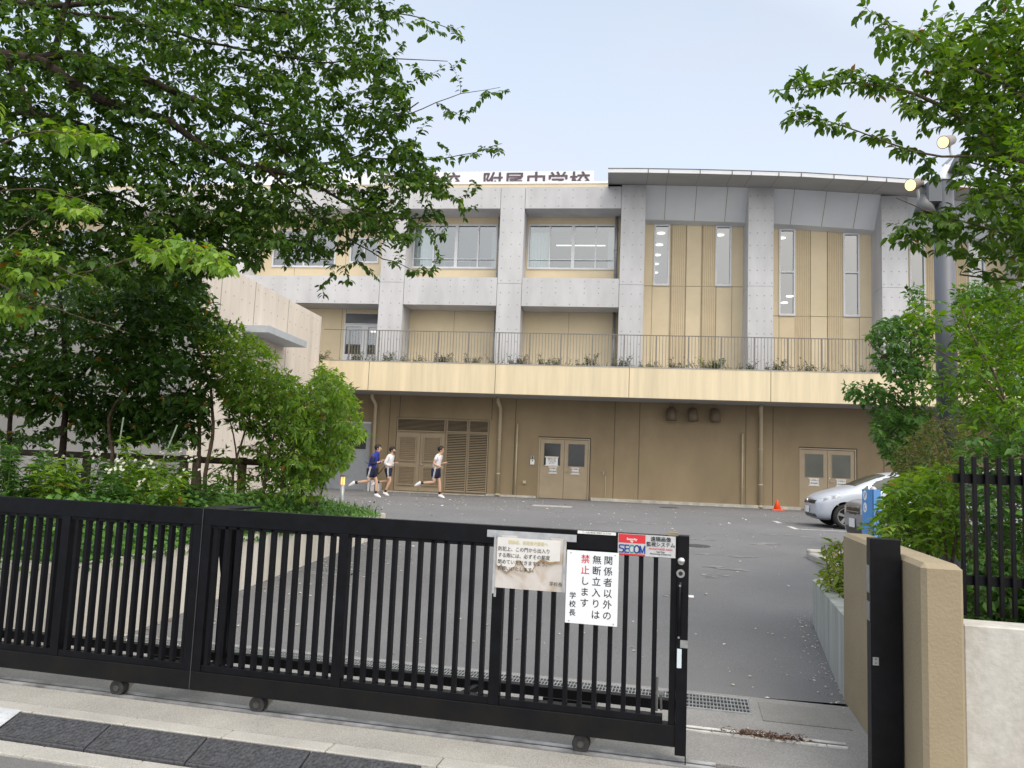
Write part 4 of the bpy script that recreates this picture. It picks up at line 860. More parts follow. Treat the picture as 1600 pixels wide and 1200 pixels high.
# manhole covers and patches
def disc(px, py, rx, label, cat='manhole cover', m_=M_rub, n_=28, ry=None):
    P = onZ(px, py, .3)
    for _ in range(6): P = onZ(px, py, ground(P[0], P[1]))
    a = MB(); ry = ry or rx; zf = lambda y: ground(0, y)+.006
    ring = [(P[0]+rx*math.cos(2*math.pi*i/n_), P[1]+ry*math.sin(2*math.pi*i/n_)) for i in range(n_)]
    a.v = [(x, y, zf(y)-.03) for x, y in ring]+[(x, y, zf(y)) for x, y in ring]; a.f = [tuple(range(n_, 2*n_))]+[(i, (i+1) % n_, n_+(i+1) % n_, n_+i) for i in range(n_)]
    tag(build(a, 'manhole_cover', m_), label, cat)
disc(1089, 853, .22, 'round dark manhole cover in the driveway right of the gate end')
disc(1045, 793, .3, 'dark round manhole cover near the brown wall', ry=.3)
P = onZ(863, 791, gz); a = MB(); a.bbox(P[0]-.55, P[0]+.55, P[1]-.35, P[1]+.35, gz-.05, gz+.008, .003); tag(build(a, 'inspection_cover', mat('pale_cover', (.38, .37, .36), .7, .15, 6)), 'pale rectangular inspection cover in front of the middle double door', 'inspection cover')
# parking line
a = MB(); P = [onZ(x, y, .36) for x, y in ((1240, 828), (1330, 836))]
y_ = P[0][1]; a.add([(P[0][0], y_-.06, ground(0, y_-.06)+.006), (P[0][0]+5, y_-.06, ground(0, y_-.06)+.006), (P[0][0]+5, y_+.06, ground(0, y_+.06)+.006), (P[0][0], y_+.06, ground(0, y_+.06)+.006)], [(0, 1, 2, 3)])
a.add([(P[0][0], y_+.062, ground(0, y_+.062)+.006), (P[0][0]+.12, y_+.062, ground(0, y_+.062)+.006), (P[0][0]+.12, y_+2.3, ground(0, y_+2.3)+.006), (P[0][0], y_+2.3, ground(0, y_+2.3)+.006)], [(0, 1, 2, 3)])
tag(build(a, 'parking_line', mat('line_paint', (.55, .55, .54), .7, .2, 9)), kind='structure')
# planter pot behind the runners
px0 = X_(583, 760, 27.0); pp = thing('plant_pot', 'pale tall planter with a bare dark plant behind the two runners', 'planter', (px0, 27.0, gz))
a = MB()
for u0, u1 in ((575.5, 579), (580.5, 586), (587.5, 594)): a.bbox(X_(u0, 760, 27), X_(u1, 760, 27), 26.85, 27.2, gz, Z_(590, 751, 27), .01)
build(a, 'box', M_conc, pp)
a = MB()
for i in range(9):
    x = X_(590, 755, 27); q = rnd.uniform(-.5, .5); a.tube([(x, 27, 1.0), (x+q*.4, 27+rnd.uniform(-.1, .1), 1.25), (x+q, 27+rnd.uniform(-.2, .2), 1.35+rnd.uniform(0, .3))], [.02, .012, .004], 5)
build(a, 'stems', M_bark, pp)

# ------------------------------------------------------------------ parked cars
def eval_mesh(o):
    dg = bpy.context.evaluated_depsgraph_get(); return bpy.data.meshes.new_from_object(o.evaluated_get(dg))
def make_car(name, label, nose, yc, zg, st, wheel_x, paint, glass_rule, light_rule, grille_rule, wr_=.31, L=4.1, half=.845):
    t = thing(name, label, 'car', (nose+L/2, yc, zg))
    # st: list of (x, z_bottom, z_belt, z_top, half width, half width of the top edge)
    m = MB()
    for (x, zb, zbelt, zr, hw, wr) in st:
        s_ = [(0, zb), (.7*hw, zb), (.95*hw, zb+.07), (hw, (zb+zbelt)/2-.02), (.985*hw, zbelt-.05), (.955*hw, zbelt), (wr, zr-.05), (.82*wr, zr-.008), (.4*wr, zr+.008), (0, zr+.012)]
        ring = [(x, -y, z) for y, z in s_]+[(x, y, z) for y, z in reversed(s_[1:-1])]
        m.v += ring
    k = 18
    for i in range(len(st)-1):
        for j in range(k): m.f.append((i*k+j, (i+1)*k+j, (i+1)*k+(j+1) % k, i*k+(j+1) % k))
    m.f.append(tuple(range(k))); m.f.append(tuple(range((len(st)-1)*k+k-1, (len(st)-1)*k-1, -1)))
    me = bpy.data.meshes.new('tmp'); me.from_pydata(m.v, [], m.f); o = bpy.data.objects.new('tmp', me); COL.objects.link(o)
    sb_ = o.modifiers.new('s', 'SUBSURF'); sb_.levels = 3; sb_.render_levels = 3
    cuts = []
    for wx in wheel_x:
        c = MB(); c.cyl((wx, 0, wr_+.01), (0, 1, 0), wr_+.055, 4, 40); ce = bpy.data.meshes.new('c'); ce.from_pydata(c.v, [], c.f); co = bpy.data.objects.new('c', ce); COL.objects.link(co); cuts.append(co)
        b_ = o.modifiers.new('b', 'BOOLEAN'); b_.object = co; b_.operation = 'DIFFERENCE'; b_.solver = 'EXACT'
    em = eval_mesh(o)
    for c in cuts+[o]: bpy.data.objects.remove(c)
    groups = {}
    for p in em.polygons:
        c = p.center; n_ = p.normal
        if any(math.hypot(c.x-wx, c.z-wr_-.01) < wr_+.058 for wx in wheel_x): g = 'wheel_arch'
        elif glass_rule(c): g = glass_rule(c)
        elif light_rule(c): g = 'headlight'
        elif grille_rule(c): g = 'grille'
        else: g = 'body'
        groups.setdefault(g, []).append(tuple(p.vertices))
    mm = {'body': paint, 'wheel_arch': M_dark, 'windscreen': mat('car_glass', (.035, .045, .04), .22, .1, spec=.25), 'side_window': MATS.get('car_glass') or mat('car_glass', (.035, .045, .04), .22, .1, spec=.25),
          'headlight': mat('headlamp_lens', (.72, .75, .78), .12, .25, 9, coat=.6, col2=(.10, .11, .13)), 'grille': mat('grille_black', (.03, .03, .032), .4, .3, 30)}
    body = None
    allv = [v.co.copy() for v in em.vertices]
    off = Vector((-L/2, 0, 0))
    for g in sorted(groups, key=lambda q: q != 'body'):
        fs = groups[g]; used = sorted({i for f in fs for i in f}); mp__ = {i: q for q, i in enumerate(used)}
        me2 = bpy.data.meshes.new(g); me2.from_pydata([allv[i]+off for i in used], [], [tuple(mp__[i] for i in f) for f in fs]); me2.materials.append(mm[g]); me2.update()
        me2.polygons.foreach_set('use_smooth', [True]*len(me2.polygons)); put(bpy.data.objects.new(g, me2), t)
    Wd = lambda p: (p[0]+nose, p[1]+yc, p[2]+zg)
    for wx in wheel_x:
        for s_ in (-1, 1):
            y = s_*(half-.10)
            a = MB(); n_ = 36; prof = [(.0, -.09), (wr_-.10, -.09), (wr_-.03, -.10), (wr_, -.07), (wr_, .07), (wr_-.03, .10), (wr_-.085, .105), (wr_-.09, .06)]
            for i in range(n_):
                q = 2*math.pi*i/n_
                for r, d in prof: a.v.append(Wd((wx+r*math.cos(q), y+s_*d, wr_+.005+r*math.sin(q))))
            K = len(prof)
            for i in range(n_):
                for j_ in range(K-1): a.f.append((i*K+j_, ((i+1) % n_)*K+j_, ((i+1) % n_)*K+j_+1, i*K+j_+1))
            wh_ = build(a, 'wheel', mat('tyre', (.02, .02, .022), .8, .2), t, True)
            a = MB(); R1 = wr_-.088
            a.cyl(Wd((wx, y+s_*.03, wr_+.005)), (0, 1, 0), R1, .02, 28); build(a, 'rim_back', M_dark, wh_)
            a = MB()
            for i in range(5):
                q = 2*math.pi*i/5+.3; d1 = Vector((math.cos(q), 0, math.sin(q))); c = Vector((wx, y+s_*.075, wr_+.005)); e_ = Vector((-d1.z, 0, d1.x))
                a.add([Wd(c+d1*.03+e_*.022), Wd(c+d1*.03-e_*.022), Wd(c+d1*R1-e_*.045+Vector((0, s_*.012, 0))), Wd(c+d1*R1+e_*.045+Vector((0, s_*.012, 0)))], [(0, 1, 2, 3)])
            rg = []; 
            for rr_ in (R1-.02, R1+.004): rg += [Wd((wx+rr_*math.cos(2*math.pi*i/28), y+s_*.088, wr_+.005+rr_*math.sin(2*math.pi*i/28))) for i in range(28)]
            a.add(rg, [(i, (i+1) % 28, 28+(i+1) % 28, 28+i) for i in range(28)]); a.cyl(Wd((wx, y+s_*.085, wr_+.005)), (0, 1, 0), .045, .02, 14)
            build(a, 'rim', mat('alloy', (.5, .51, .53), .3, .1, metal=.8), wh_)
    return t, Wd
silver = mat('silver_car_paint', (.48, .52, .60), .36, .03, 60, metal=.2, coat=.35)
yc = 19.05; zg = ground(0, 19)+.0; nose = X_(1257, 795, 19.4)
st = [(0.0, .30, .62, .72, .52, .34), (.06, .22, .66, .77, .66, .48), (.22, .18, .70, .86, .78, .62), (.5, .18, .80, .955, .835, .70), (.78, .18, .90, 1.03, .845, .74), (.98, .18, .95, 1.09, .845, .72), (1.35, .18, .965, 1.27, .845, .67), (1.75, .18, .975, 1.43, .845, .62), (2.1, .18, .985, 1.50, .845, .60), (2.7, .18, 1.0, 1.525, .845, .59), (3.3, .18, 1.03, 1.48, .84, .58), (3.75, .2, 1.06, 1.38, .81, .55), (3.95, .28, 1.02, 1.2, .76, .55), (4.08, .36, .9, 1.0, .66, .5)]
def g_rule(c):
    zr = np.interp(c.x, [s[0] for s in st], [s[3] for s in st]); zb = np.interp(c.x, [s[0] for s in st], [s[2] for s in st])
    if 1.02 < c.x < 1.80 and abs(c.y) < .60-(c.x-1.0)*.05 and c.z > zb+.1: return 'windscreen'
    if abs(c.y) > .60 and c.z > zb+.02:
        up_ = zb+.02+(c.x-1.05)*.62
        if 1.12 < c.x < 1.32 and c.z < min(up_-.01, zr-.10): return 'side_window'
        if 1.38 < c.x < 2.45 and c.z < min(up_-.05, zr-.10): return 'side_window'
        if 2.53 < c.x < 3.45 and c.z < zr-.11: return 'side_window'
    return None
def l_rule(c): return .14 < c.x < .60 and abs(c.y) > .40 and (.655+(c.x-.14)*.30) < c.z < (.735+(c.x-.14)*.36) and c.z < np.interp(c.x, [s[0] for s in st], [s[3] for s in st])-.045
def gr_rule(c): return (c.x < .2 and abs(c.y) < .56 and .60 < c.z < .70 and c.x < .13+.1*abs(c.y)) or (c.x < .16 and abs(c.y) < .56 and .26 < c.z < .345)
car1, W1 = make_car('parked_car', 'silver hatchback parked nose to the left beside the orange cone', nose, yc, zg, st, (.74, 3.3), silver, g_rule, l_rule, gr_rule)
a = MB(); a.box(-.03, -.018, -.17, .17, .37, .53); a.v = [W1(p) for p in a.v]; build(a, 'number_plate', M_paper, car1)
a = MB(); a.cyl((-.028, 0, .67), (1, 0, 0), .05, .02, 16); a.box(-.03, -.02, -.3, .3, .665, .675); a.v = [W1(p) for p in a.v]; build(a, 'badge', M_chrome, car1)
for s_ in (-1, 1):
    a = MB(); a.sph((1.36, s_*.94, 1.04), .08, .11, .075); a.v = [W1(p) for p in a.v]; build(a, 'wing_mirror', silver, car1, True)
    a = MB(); a.box(1.9, 2.05, s_*.85-.01, s_*.85+.012, .93, .95); a.v = [W1(p) for p in a.v]; build(a, 'door_handle', silver, car1)
a = MB()
for x in (1.28, 2.46, 3.4): a.tube([(x, -.843, .36), (x-.01, -.848, .7), (x, -.838, .93)], .004, 4)
a.v = [W1(p) for p in a.v]; build(a, 'door_seam', M_dark, car1)
# second car, a taller wagon nearer to the gate
st2 = [(0.0, .34, .84, .90, .60, .42), (.05, .24, .87, .94, .72, .6), (.2, .2, .89, .985, .80, .70), (.55, .2, .92, 1.02, .84, .75), (.85, .2, .95, 1.06, .845, .76), (1.2, .2, .97, 1.28, .845, .72), (1.55, .2, .98, 1.55, .845, .68), (1.9, .2, .99, 1.66, .845, .66), (2.8, .2, 1.0, 1.70, .845, .65), (3.8, .22, 1.0, 1.66, .84, .65), (4.2, .3, .98, 1.5, .8, .62), (4.3, .4, .9, 1.2, .74, .6)]
def g2(c):
    zr = np.interp(c.x, [s[0] for s in st2], [s[3] for s in st2]); zb = np.interp(c.x, [s[0] for s in st2], [s[2] for s in st2])
    if .95 < c.x < 1.6 and abs(c.y) < .62 and c.z > 1.08: return 'windscreen'
    if abs(c.y) > .62 and zb+.05 < c.z < min(zr-.12, zb+.05+(c.x-1.0)*.9) and (1.2 < c.x < 2.3 or 2.4 < c.x < 4.0): return 'side_window'
    return None
l2 = lambda c: c.x < .35 and abs(c.y) > .46 and .70 < c.z < .86
gr2 = lambda c: (c.x < .16 and abs(c.y) < .44 and .70 < c.z < .82) or (c.x < .16 and abs(c.y) < .5 and .30 < c.z < .46)
yc2 = 14.3; nose2 = X_(1316, 800, yc2+.6)-.0
car2, W2 = make_car('parked_car', 'silver wagon half hidden behind the blue post sign and bushes', nose2, yc2, ground(0, yc2), st2, (.85, 3.4), mat('grey_silver_paint', (.30, .305, .33), .4, .03, 60, metal=.2, coat=.3), g2, l2, gr2, L=4.3)
a = MB(); a.box(-.03, -.018, -.2, .13, .44, .61); a.v = [W2(p) for p in a.v]; build(a, 'number_plate', M_paper, car2)
a = MB(); a.box(-.03, -.01, -.42, .42, .84, .865); a.box(-.03, -.01, -.42, .42, .74, .755); a.v = [W2(p) for p in a.v]; build(a, 'chrome_trim', M_chrome, car2)
a = MB(); a.sph((1.35, -.95, 1.08), .09, .12, .09); a.v = [W2(p) for p in a.v]; build(a, 'wing_mirror', silver, car2, True)
for c_, n_, l_ in ((car1, nose, 4.1), (car2, nose2, 4.3)): c_.scale = (.87,)*3; c_.location.x = n_+l_/2*.87

# ------------------------------------------------------------------ runners
M_skin = mat('skin', (.58, .36, .25), .6, .04, 8); M_hair = mat('black_hair', (.012, .010, .010), .6, .3, 40)
M_shirt = mat('white_shirt', (.78, .78, .82), .8, .03, 6); M_navy = mat('navy_cloth', (.010, .013, .045), .8, .15, 10); M_bluej = mat('blue_tracksuit', (.02, .04, .33), .7, .12, 6)
M_shoe = mat('white_shoe', (.75, .76, .80), .6, .05, 10); M_sock = mat('black_sock', (.02, .02, .02), .9, .1)
def skin_mesh(pts, eds, rad, name, m_, parent, root=0, lv=2):
    me = bpy.data.meshes.new(name); me.from_pydata(pts, eds, []); o = bpy.data.objects.new('tmp', me); COL.objects.link(o)
    o.modifiers.new('skin', 'SKIN'); s_ = o.modifiers.new('s', 'SUBSURF'); s_.levels = lv; s_.render_levels = lv
    for i, v in enumerate(me.skin_vertices[0].data if me.skin_vertices else []): pass
    if not me.skin_vertices:
        bpy.context.view_layer.objects.active = o
    layer = me.skin_vertices[0].data
    for i, r in enumerate(rad): layer[i].radius = r if hasattr(r, '__len__') else (r, r); layer[i].use_root = (i == root)
    em = eval_mesh(o); bpy.data.objects.remove(o); em.name = name; em.materials.clear(); em.materials.append(m_); em.polygons.foreach_set('use_smooth', [True]*len(em.polygons))
    return put(bpy.data.objects.new(name, em), parent)
def runner(label, X, Y, zg_, sc_, J, jacket=False, mask=False, glasses=False):
    t = thing('person', label, 'person', (X, Y, zg_)); t.scale = (sc_,)*3
    # J: joint positions (x forward, z up); y: + is away from the camera
    hip = J['hip']; ch = J['chest']; nk = J['neck']; hd = J['head']
    near, far = -1, 1
    P = []; E_ = []; Rr = []
    def ad(p, r, prev=None):
        P.append(p); Rr.append(r)
        if prev is not None: E_.append((prev, len(P)-1))
        return len(P)-1
    a0 = ad((hip[0], 0, hip[1]), (.12, .09)); a1 = ad(((hip[0]+ch[0])/2, 0, (hip[1]+ch[1])/2), (.115, .085), a0); a2 = ad((ch[0], 0, ch[1]), (.135, .095), a1)
    a3 = ad((nk[0], 0, nk[1]), .050, a2); a4 = ad((hd[0]-.005, 0, hd[1]-.055), .062, a3); a5 = ad((hd[0]+.0, 0, hd[1]+.035), (.078, .088), a4); a6 = ad((hd[0]-.005, 0, hd[1]+.09), (.06, .07), a5)
    for s_, k in ((-1, 'near'), (1, 'far')):
        sh, el, wr, hn = J[k+'_arm']; b0 = ad((sh[0], s_*.165, sh[1]), .048, a2); b1 = ad((el[0], s_*.215, el[1]), .037, b0); b2 = ad((wr[0], s_*.15, wr[1]), .025, b1); b3 = ad((hn[0], s_*.13, hn[1]), (.034, .022), b2)
        kn, an_, to = J[k+'_leg']; c0 = ad((hip[0]+(kn[0]-hip[0])*.22, s_*.085, hip[1]-.10), .082, a0); c1 = ad((kn[0], s_*.085, kn[1]), .052, c0)
        mid = ((kn[0]*.65+an_[0]*.35), s_*.085, (kn[1]*.65+an_[1]*.35)); c2 = ad(mid, .052, c1); c3 = ad((an_[0], s_*.085, an_[1]), .034, c2); c4 = ad((to[0], s_*.085, to[1]), (.032, .026), c3)
    skin_mesh(P, E_, Rr, 'body', M_skin, t)
    # fingers: short skinned chains closed into a running fist
    for s_, k in ((-1, 'near'), (1, 'far')):
        sh, el, wr, hn = J[k+'_arm']; d = Vector((hn[0]-wr[0], 0, hn[1]-wr[1])).normalized(); up_ = Vector((-d.z, 0, d.x))
        for q in range(4):
            c = Vector((hn[0], s_*.13, hn[1]))+d*(.022-.004*abs(q-1.3))+Vector((0, (q-1.5)*.013, 0)); l_ = .022+.004*(q in (1, 2))
            skin_mesh([tuple(c), tuple(c+d*l_), tuple(c+d*l_-up_*.022), tuple(c+d*(l_-.018)-up_*.028)], [(0, 1), (1, 2), (2, 3)], [.0085]*4, 'finger', M_skin, t, lv=1)
        c = Vector((hn[0], s_*.105, hn[1]))-up_*.004; skin_mesh([tuple(c), tuple(c+d*.02+up_*.006), tuple(c+d*.042-up_*.004)], [(0, 1), (1, 2)], [.011, .010, .008], 'thumb', M_skin, t, lv=1)
    # shirt or jacket
    mt = M_bluej if jacket else M_shirt; g = 1.0
    P2 = [(hip[0]-.0, 0, hip[1]+(-.06 if jacket else .0)), ((hip[0]+ch[0])/2, 0, (hip[1]+ch[1])/2), (ch[0], 0, ch[1]+.01), (nk[0]-.005, 0, nk[1]-.035)]
    R2 = [(.17, .14), (.158, .128), (.168, .13), (.080, .070)]; E2 = [(0, 1), (1, 2), (2, 3)]
    for s_, k in ((-1, 'near'), (1, 'far')):
        sh, el, wr, hn = J[k+'_arm']; i = len(P2); P2.append((sh[0], s_*.172, sh[1])); R2.append(.068); E2.append((2, i))
        f_ = 1.0 if (jacket or J.get('long')) else .62; P2.append((sh[0]+(el[0]-sh[0])*f_, s_*(.172+.045*f_), sh[1]+(el[1]-sh[1])*f_)); R2.append(.056); E2.append((i, i+1))
        if jacket or J.get('long'): P2.append((el[0]+(wr[0]-el[0])*.9, s_*.155, el[1]+(wr[1]-el[1])*.9)); R2.append(.040); E2.append((i+1, i+2))
    skin_mesh(P2, E2, R2, 'jacket' if jacket else 'shirt', mt, t)
    if jacket:   # navy sleeves and yoke
        for s_, k in ((-1, 'near'), (1, 'far')):
            sh, el, wr, hn = J[k+'_arm']; skin_mesh([(sh[0], s_*.178, sh[1]), (el[0], s_*.222, el[1]), (el[0]+(wr[0]-el[0])*.88, s_*.16, el[1]+(wr[1]-el[1])*.88)], [(0, 1), (1, 2)], [.073, .061, .044], 'sleeve', M_navy, t)
        c = MB(); c.tube([(nk[0]-.005, 0, nk[1]-.05), (nk[0]+.005, 0, nk[1]+.03)], [.085, .068], 14); me = bpy.data.meshes.new('collar'); me.from_pydata(c.v, [], c.f); me.materials.append(M_bluej); put(bpy.data.objects.new('collar', me), t)
    # shorts
    P3 = [(hip[0], 0, hip[1]+.06), (hip[0], 0, hip[1]-.04)]; R3 = [(.160, .125), (.170, .138)]; E3 = [(0, 1)]
    for s_, k in ((-1, 'near'), (1, 'far')):
        kn = J[k+'_leg'][0]; i = len(P3); P3.append((hip[0]+(kn[0]-hip[0])*.3, s_*.085, hip[1]-.12)); R3.append(.108); E3.append((1, i))
        f_ = .80; P3.append((hip[0]+(kn[0]-hip[0])*f_, s_*.088, hip[1]+(kn[1]-hip[1])*f_)); R3.append(.098); E3.append((i, i+1))
    sh_ = skin_mesh(P3, E3, R3, 'shorts', M_navy, t, 1)
    kn = J['near_leg'][0]; c = MB(); q0 = Vector((hip[0]+.02, -.168, hip[1]+.07)); q1 = Vector((hip[0]+.0+(kn[0]-hip[0])*.4, -.205, hip[1]-.16)); q2 = Vector((hip[0]+(kn[0]-hip[0])*.78-.02, -.192, hip[1]+(kn[1]-hip[1])*.78))
    c.tube([q0, q1, q2], .007, 5); c.tube([q0+Vector((.025, 0, 0)), q1+Vector((.028, 0, 0)), q2+Vector((.03, 0, 0))], .006, 5); me = bpy.data.meshes.new('side_stripe'); me.from_pydata(c.v, [], c.f); me.materials.append(M_shirt); put(bpy.data.objects.new('side_stripe', me), sh_)
    # hair: a cap over the skull with tufts
    c = MB(); hx, hz = hd
    n_ = 0
    c.sph((hx-.022, 0, hz+.055), .110, .096, .098, 18, 10)
    c.v = [v for v in c.v]
    for i in range(60):
        q = rnd.uniform(0, 2*math.pi); e_ = rnd.uniform(.05, 1.4); d = Vector((math.cos(q)*math.cos(e_), math.sin(q)*math.cos(e_), math.sin(e_)))
        if d.x > .55 and d.z < .55: continue
        b_ = Vector((hx-.018+d.x*.088, d.y*.08, hz+.055+d.z*.08)); c.tube([b_, b_+d*.028+Vector((rnd.uniform(-.02, .01), 0, rnd.uniform(-.01, .012)))], [.02, .002], 5)
    # trim the cap away from the face
    me = bpy.data.meshes.new('hair'); keep = [f for f in c.f if not (sum(c.v[i][0] for i in f)/len(f) > hx+.035 and sum(c.v[i][2] for i in f)/len(f) < hz+.085)]
    me.from_pydata(c.v, [], keep); me.materials.append(M_hair); me.polygons.foreach_set('use_smooth', [True]*len(me.polygons)); put(bpy.data.objects.new('hair', me), t)
    def bit(name, m_, fn): c = MB(); fn(c); me = bpy.data.meshes.new(name); me.from_pydata(c.v, [], c.f); me.materials.append(m_); me.polygons.foreach_set('use_smooth', [True]*len(me.polygons)); put(bpy.data.objects.new(name, me), t)
    bit('nose', M_skin, lambda c: c.tube([(hx+.078, 0, hz+.035), (hx+.102, 0, hz+.005), (hx+.080, 0, hz-.003)], [.007, .013, .009], 6))
    for s_ in (-1, 1):
        bit('ear', M_skin, lambda c: c.sph((hx-.005, s_*.080, hz+.012), .020, .010, .030, 10, 6)); bit('eye', M_hair, lambda c: c.sph((hx+.079, s_*.030, hz+.032), .006, .012, .005, 8, 5))
    if mask: bit('face_mask', mat('mask_grey', (.12, .11, .11), .8, .1), lambda c: c.sph((hx+.042, 0, hz-.022), .058, .070, .048, 14, 8))
    else: bit('mouth', mat('lips', (.4, .16, .13), .6, .05), lambda c: c.sph((hx+.078, 0, hz-.025), .009, .022, .005, 8, 5))
    if glasses: bit('glasses', M_hair, lambda c: (c.tube([(hx-.0, -.084, hz+.035), (hx+.085, -.066, hz+.035), (hx+.098, -.045, hz+.035), (hx+.098, .045, hz+.035), (hx+.085, .066, hz+.035)], .005, 5), c.tube([(hx+.094, -.055, hz+.03), (hx+.097, -.035, hz+.02), (hx+.098, -.015, hz+.03)], .004, 5)))
    for s_, k in ((-1, 'near'), (1, 'far')):
        kn, an_, to = J[k+'_leg']; A = Vector((an_[0], s_*.085, an_[1])); T = Vector((to[0], s_*.085, to[1])); d = (T-A).normalized()
        K = Vector((kn[0], s_*.085, kn[1])); lg = (A-K).normalized(); heel = A+lg*.045-d*.045
        sho = skin_mesh([tuple(heel), tuple(A+lg*.035+d*.03), tuple(A+lg*.050+d*.12), tuple(A+lg*.055+d*.19)], [(0, 1), (1, 2), (2, 3)], [(.048, .050), (.056, .058), (.056, .042), (.042, .030)], 'shoe', M_shoe, t, 1)
        skin_mesh([tuple(A-lg*.09), tuple(A-lg*.03), tuple(A+lg*.02)], [(0, 1), (1, 2)], [.041, .042, .045], 'sock', M_sock, t, 1)
    return t
J3 = dict(hip=(0, .86), chest=(.07, 1.19), neck=(.115, 1.345), head=(.16, 1.43), near_arm=((.08, 1.25), (-.03, 1.03), (.15, .95), (.21, .93)), far_arm=((.10, 1.25), (.06, 1.0), (.22, 1.05), (.28, 1.07)),
          near_leg=((-.02, .455), (-.41, .42), (-.50, .36)), far_leg=((.12, .47), (.15, .095), (.26, .05)))
J1 = dict(hip=(0, .84), chest=(.09, 1.17), neck=(.15, 1.33), head=(.19, 1.42), near_arm=((.10, 1.23), (.06, .97), (.25, 1.03), (.31, 1.05)), far_arm=((.12, 1.23), (.10, 1.0), (.26, 1.08), (.32, 1.10)),
          near_leg=((-.04, .46), (-.44, .40), (-.54, .33)), far_leg=((.15, .47), (.16, .095), (.27, .05)))
J2 = dict(hip=(0, .86), chest=(.05, 1.19), neck=(.10, 1.345), head=(.12, 1.43), near_arm=((.05, 1.25), (-.06, 1.02), (.10, .94), (.17, .96)), far_arm=((.08, 1.25), (.03, 1.0), (.17, 1.04), (.23, 1.06)), long=True,
          near_leg=((.11, .48), (-.04, .10), (.06, .05)), far_leg=((.0, .46), (-.36, .40), (-.44, .33)))
def pxX(x, y, Y): return X_(x, y, Y)
Y3 = onZ(690, 777.5, gz)[1]; Y1 = onZ(590, 776.5, gz)[1]; Y2 = onZ(605, 775, gz)[1]
runner('boy in white T-shirt and navy shorts running ahead of the others, wearing glasses', X_(680.5, 735, Y3), Y3, gz, 1.03, J3, glasses=True)
runner('boy in blue and navy tracksuit top running at the back of the group', X_(580, 735, Y1), Y1, gz, 1.0, J1, jacket=True)
runner('boy in white long shirt and dark face mask running between the other two', X_(606.5, 735, Y2+.6), Y2+.6, gz, .98, J2, mask=True)

# ------------------------------------------------------------------ foliage tools
def leafmesh(name, m_, parent, P, D, Nn, Ls, wr=.55, simple=False, kind=None, fold=.10, origin=None, tint=None):
    P = np.asarray(P, float); D = np.asarray(D, float); Nn = np.asarray(Nn, float); Ls = np.asarray(Ls, float); n = len(P)
    D /= np.linalg.norm(D, axis=1)[:, None]+1e-9; V = np.cross(Nn, D); V /= np.linalg.norm(V, axis=1)[:, None]+1e-9; W = np.cross(D, V)
    if simple: T = [(0, 0, 0), (.42, -.5, fold), (1, 0, -.05), (.42, .5, fold), (.45, 0, 0)]; F = [(0, 1, 4), (1, 2, 4), (0, 4, 3), (4, 2, 3)]
    else: T = [(0, 0, 0), (.30, -.46, fold), (.34, 0, 0), (.30, .46, fold), (.68, -.36, fold*.7), (.70, 0, -.04), (.68, .36, fold*.7), (1.0, 0, -.13)]; F = [(0, 1, 2), (0, 2, 3), (1, 4, 5, 2), (2, 5, 6, 3), (4, 7, 5), (5, 7, 6)]
    T = np.array(T); k = len(T); jw = wr*nr.uniform(.8, 1.2, n)
    co = P[:, None, :]+Ls[:, None, None]*(T[None, :, 0:1]*D[:, None, :]+T[None, :, 1:2]*jw[:, None, None]*V[:, None, :]+T[None, :, 2:3]*W[:, None, :])
    co = co.reshape(-1, 3)
    if origin is not None: co = co-np.array(origin)
    me = bpy.data.meshes.new(name); me.vertices.add(n*k); me.vertices.foreach_set('co', co.ravel())
    lt = []; ls_ = []; 
    for f in F: ls_.append(len(f)); lt += list(f)
    lt = np.array(lt); base = (np.arange(n)*k)[:, None]; loops = (base+lt[None, :]).ravel(); tot = np.tile(ls_, n); start = np.concatenate(([0], np.cumsum(tot)[:-1]))
    me.loops.add(len(loops)); me.loops.foreach_set('vertex_index', loops.astype(np.int32)); me.polygons.add(len(tot)); me.polygons.foreach_set('loop_start', start.astype(np.int32)); me.polygons.foreach_set('loop_total', tot.astype(np.int32))
    me.update(calc_edges=True)
    at = me.attributes.new('tint', 'FLOAT', 'POINT'); at.data.foreach_set('value', np.repeat(np.clip(nr.uniform(0, 1, n) if tint is None else np.asarray(tint), 0, 1), k).astype(np.float32))
    me.materials.append(m_); o = put(bpy.data.objects.new(name, me), parent)
    if kind: o['kind'] = kind
    return o
def inpoly(p, poly):
    x, y = p; c = False; n = len(poly); j = n-1
    for i in range(n):
        if (poly[i][1] > y) != (poly[j][1] > y) and x < (poly[j][0]-poly[i][0])*(y-poly[i][1])/(poly[j][1]-poly[i][1])+poly[i][0]: c = not c
        j = i
    return c
def px_of(P):
    v = np.array(P)-CP; z = v@CF; return (800+1215*(v@CR)/z, 600-1215*(v@CU)/z)
def sample(poly, n, Y0, Y1, f=None, cl=None, stray=.04):
    """points spread through a crown volume whose outline was measured at its own distance, gathered into flat sprays"""
    xs = [p[0] for p in poly]; ys = [p[1] for p in poly]; r = []
    cl = (9 if n > 80 else 1) if cl is None else cl
    while len(r) < n:
        x, y = rnd.uniform(min(xs), max(xs)), rnd.uniform(min(ys), max(ys))
        if inpoly((x, y), poly):
            Y = rnd.uniform(Y0, Y1) if f is None else f(x, y); c = onY(x, y, Y)
            if cl == 1: r.append(c); continue
            a = rnd.gauss(-.15, .5); sl = rnd.gauss(-.22, .2); ln = rnd.uniform(.12, .30); d = np.array([math.cos(a), math.sin(a), sl]); q = np.array([-math.sin(a), math.cos(a), 0])
            for _ in range(rnd.randint(4, cl+4)):
                p_ = c+d*rnd.gauss(0, ln)+q*rnd.gauss(0, .13)+np.array([0, 0, rnd.gauss(0, .035)])
                if inpoly(px_of(p_), poly) or rnd.random() < stray: r.append(p_)
    return np.array(r[:n])
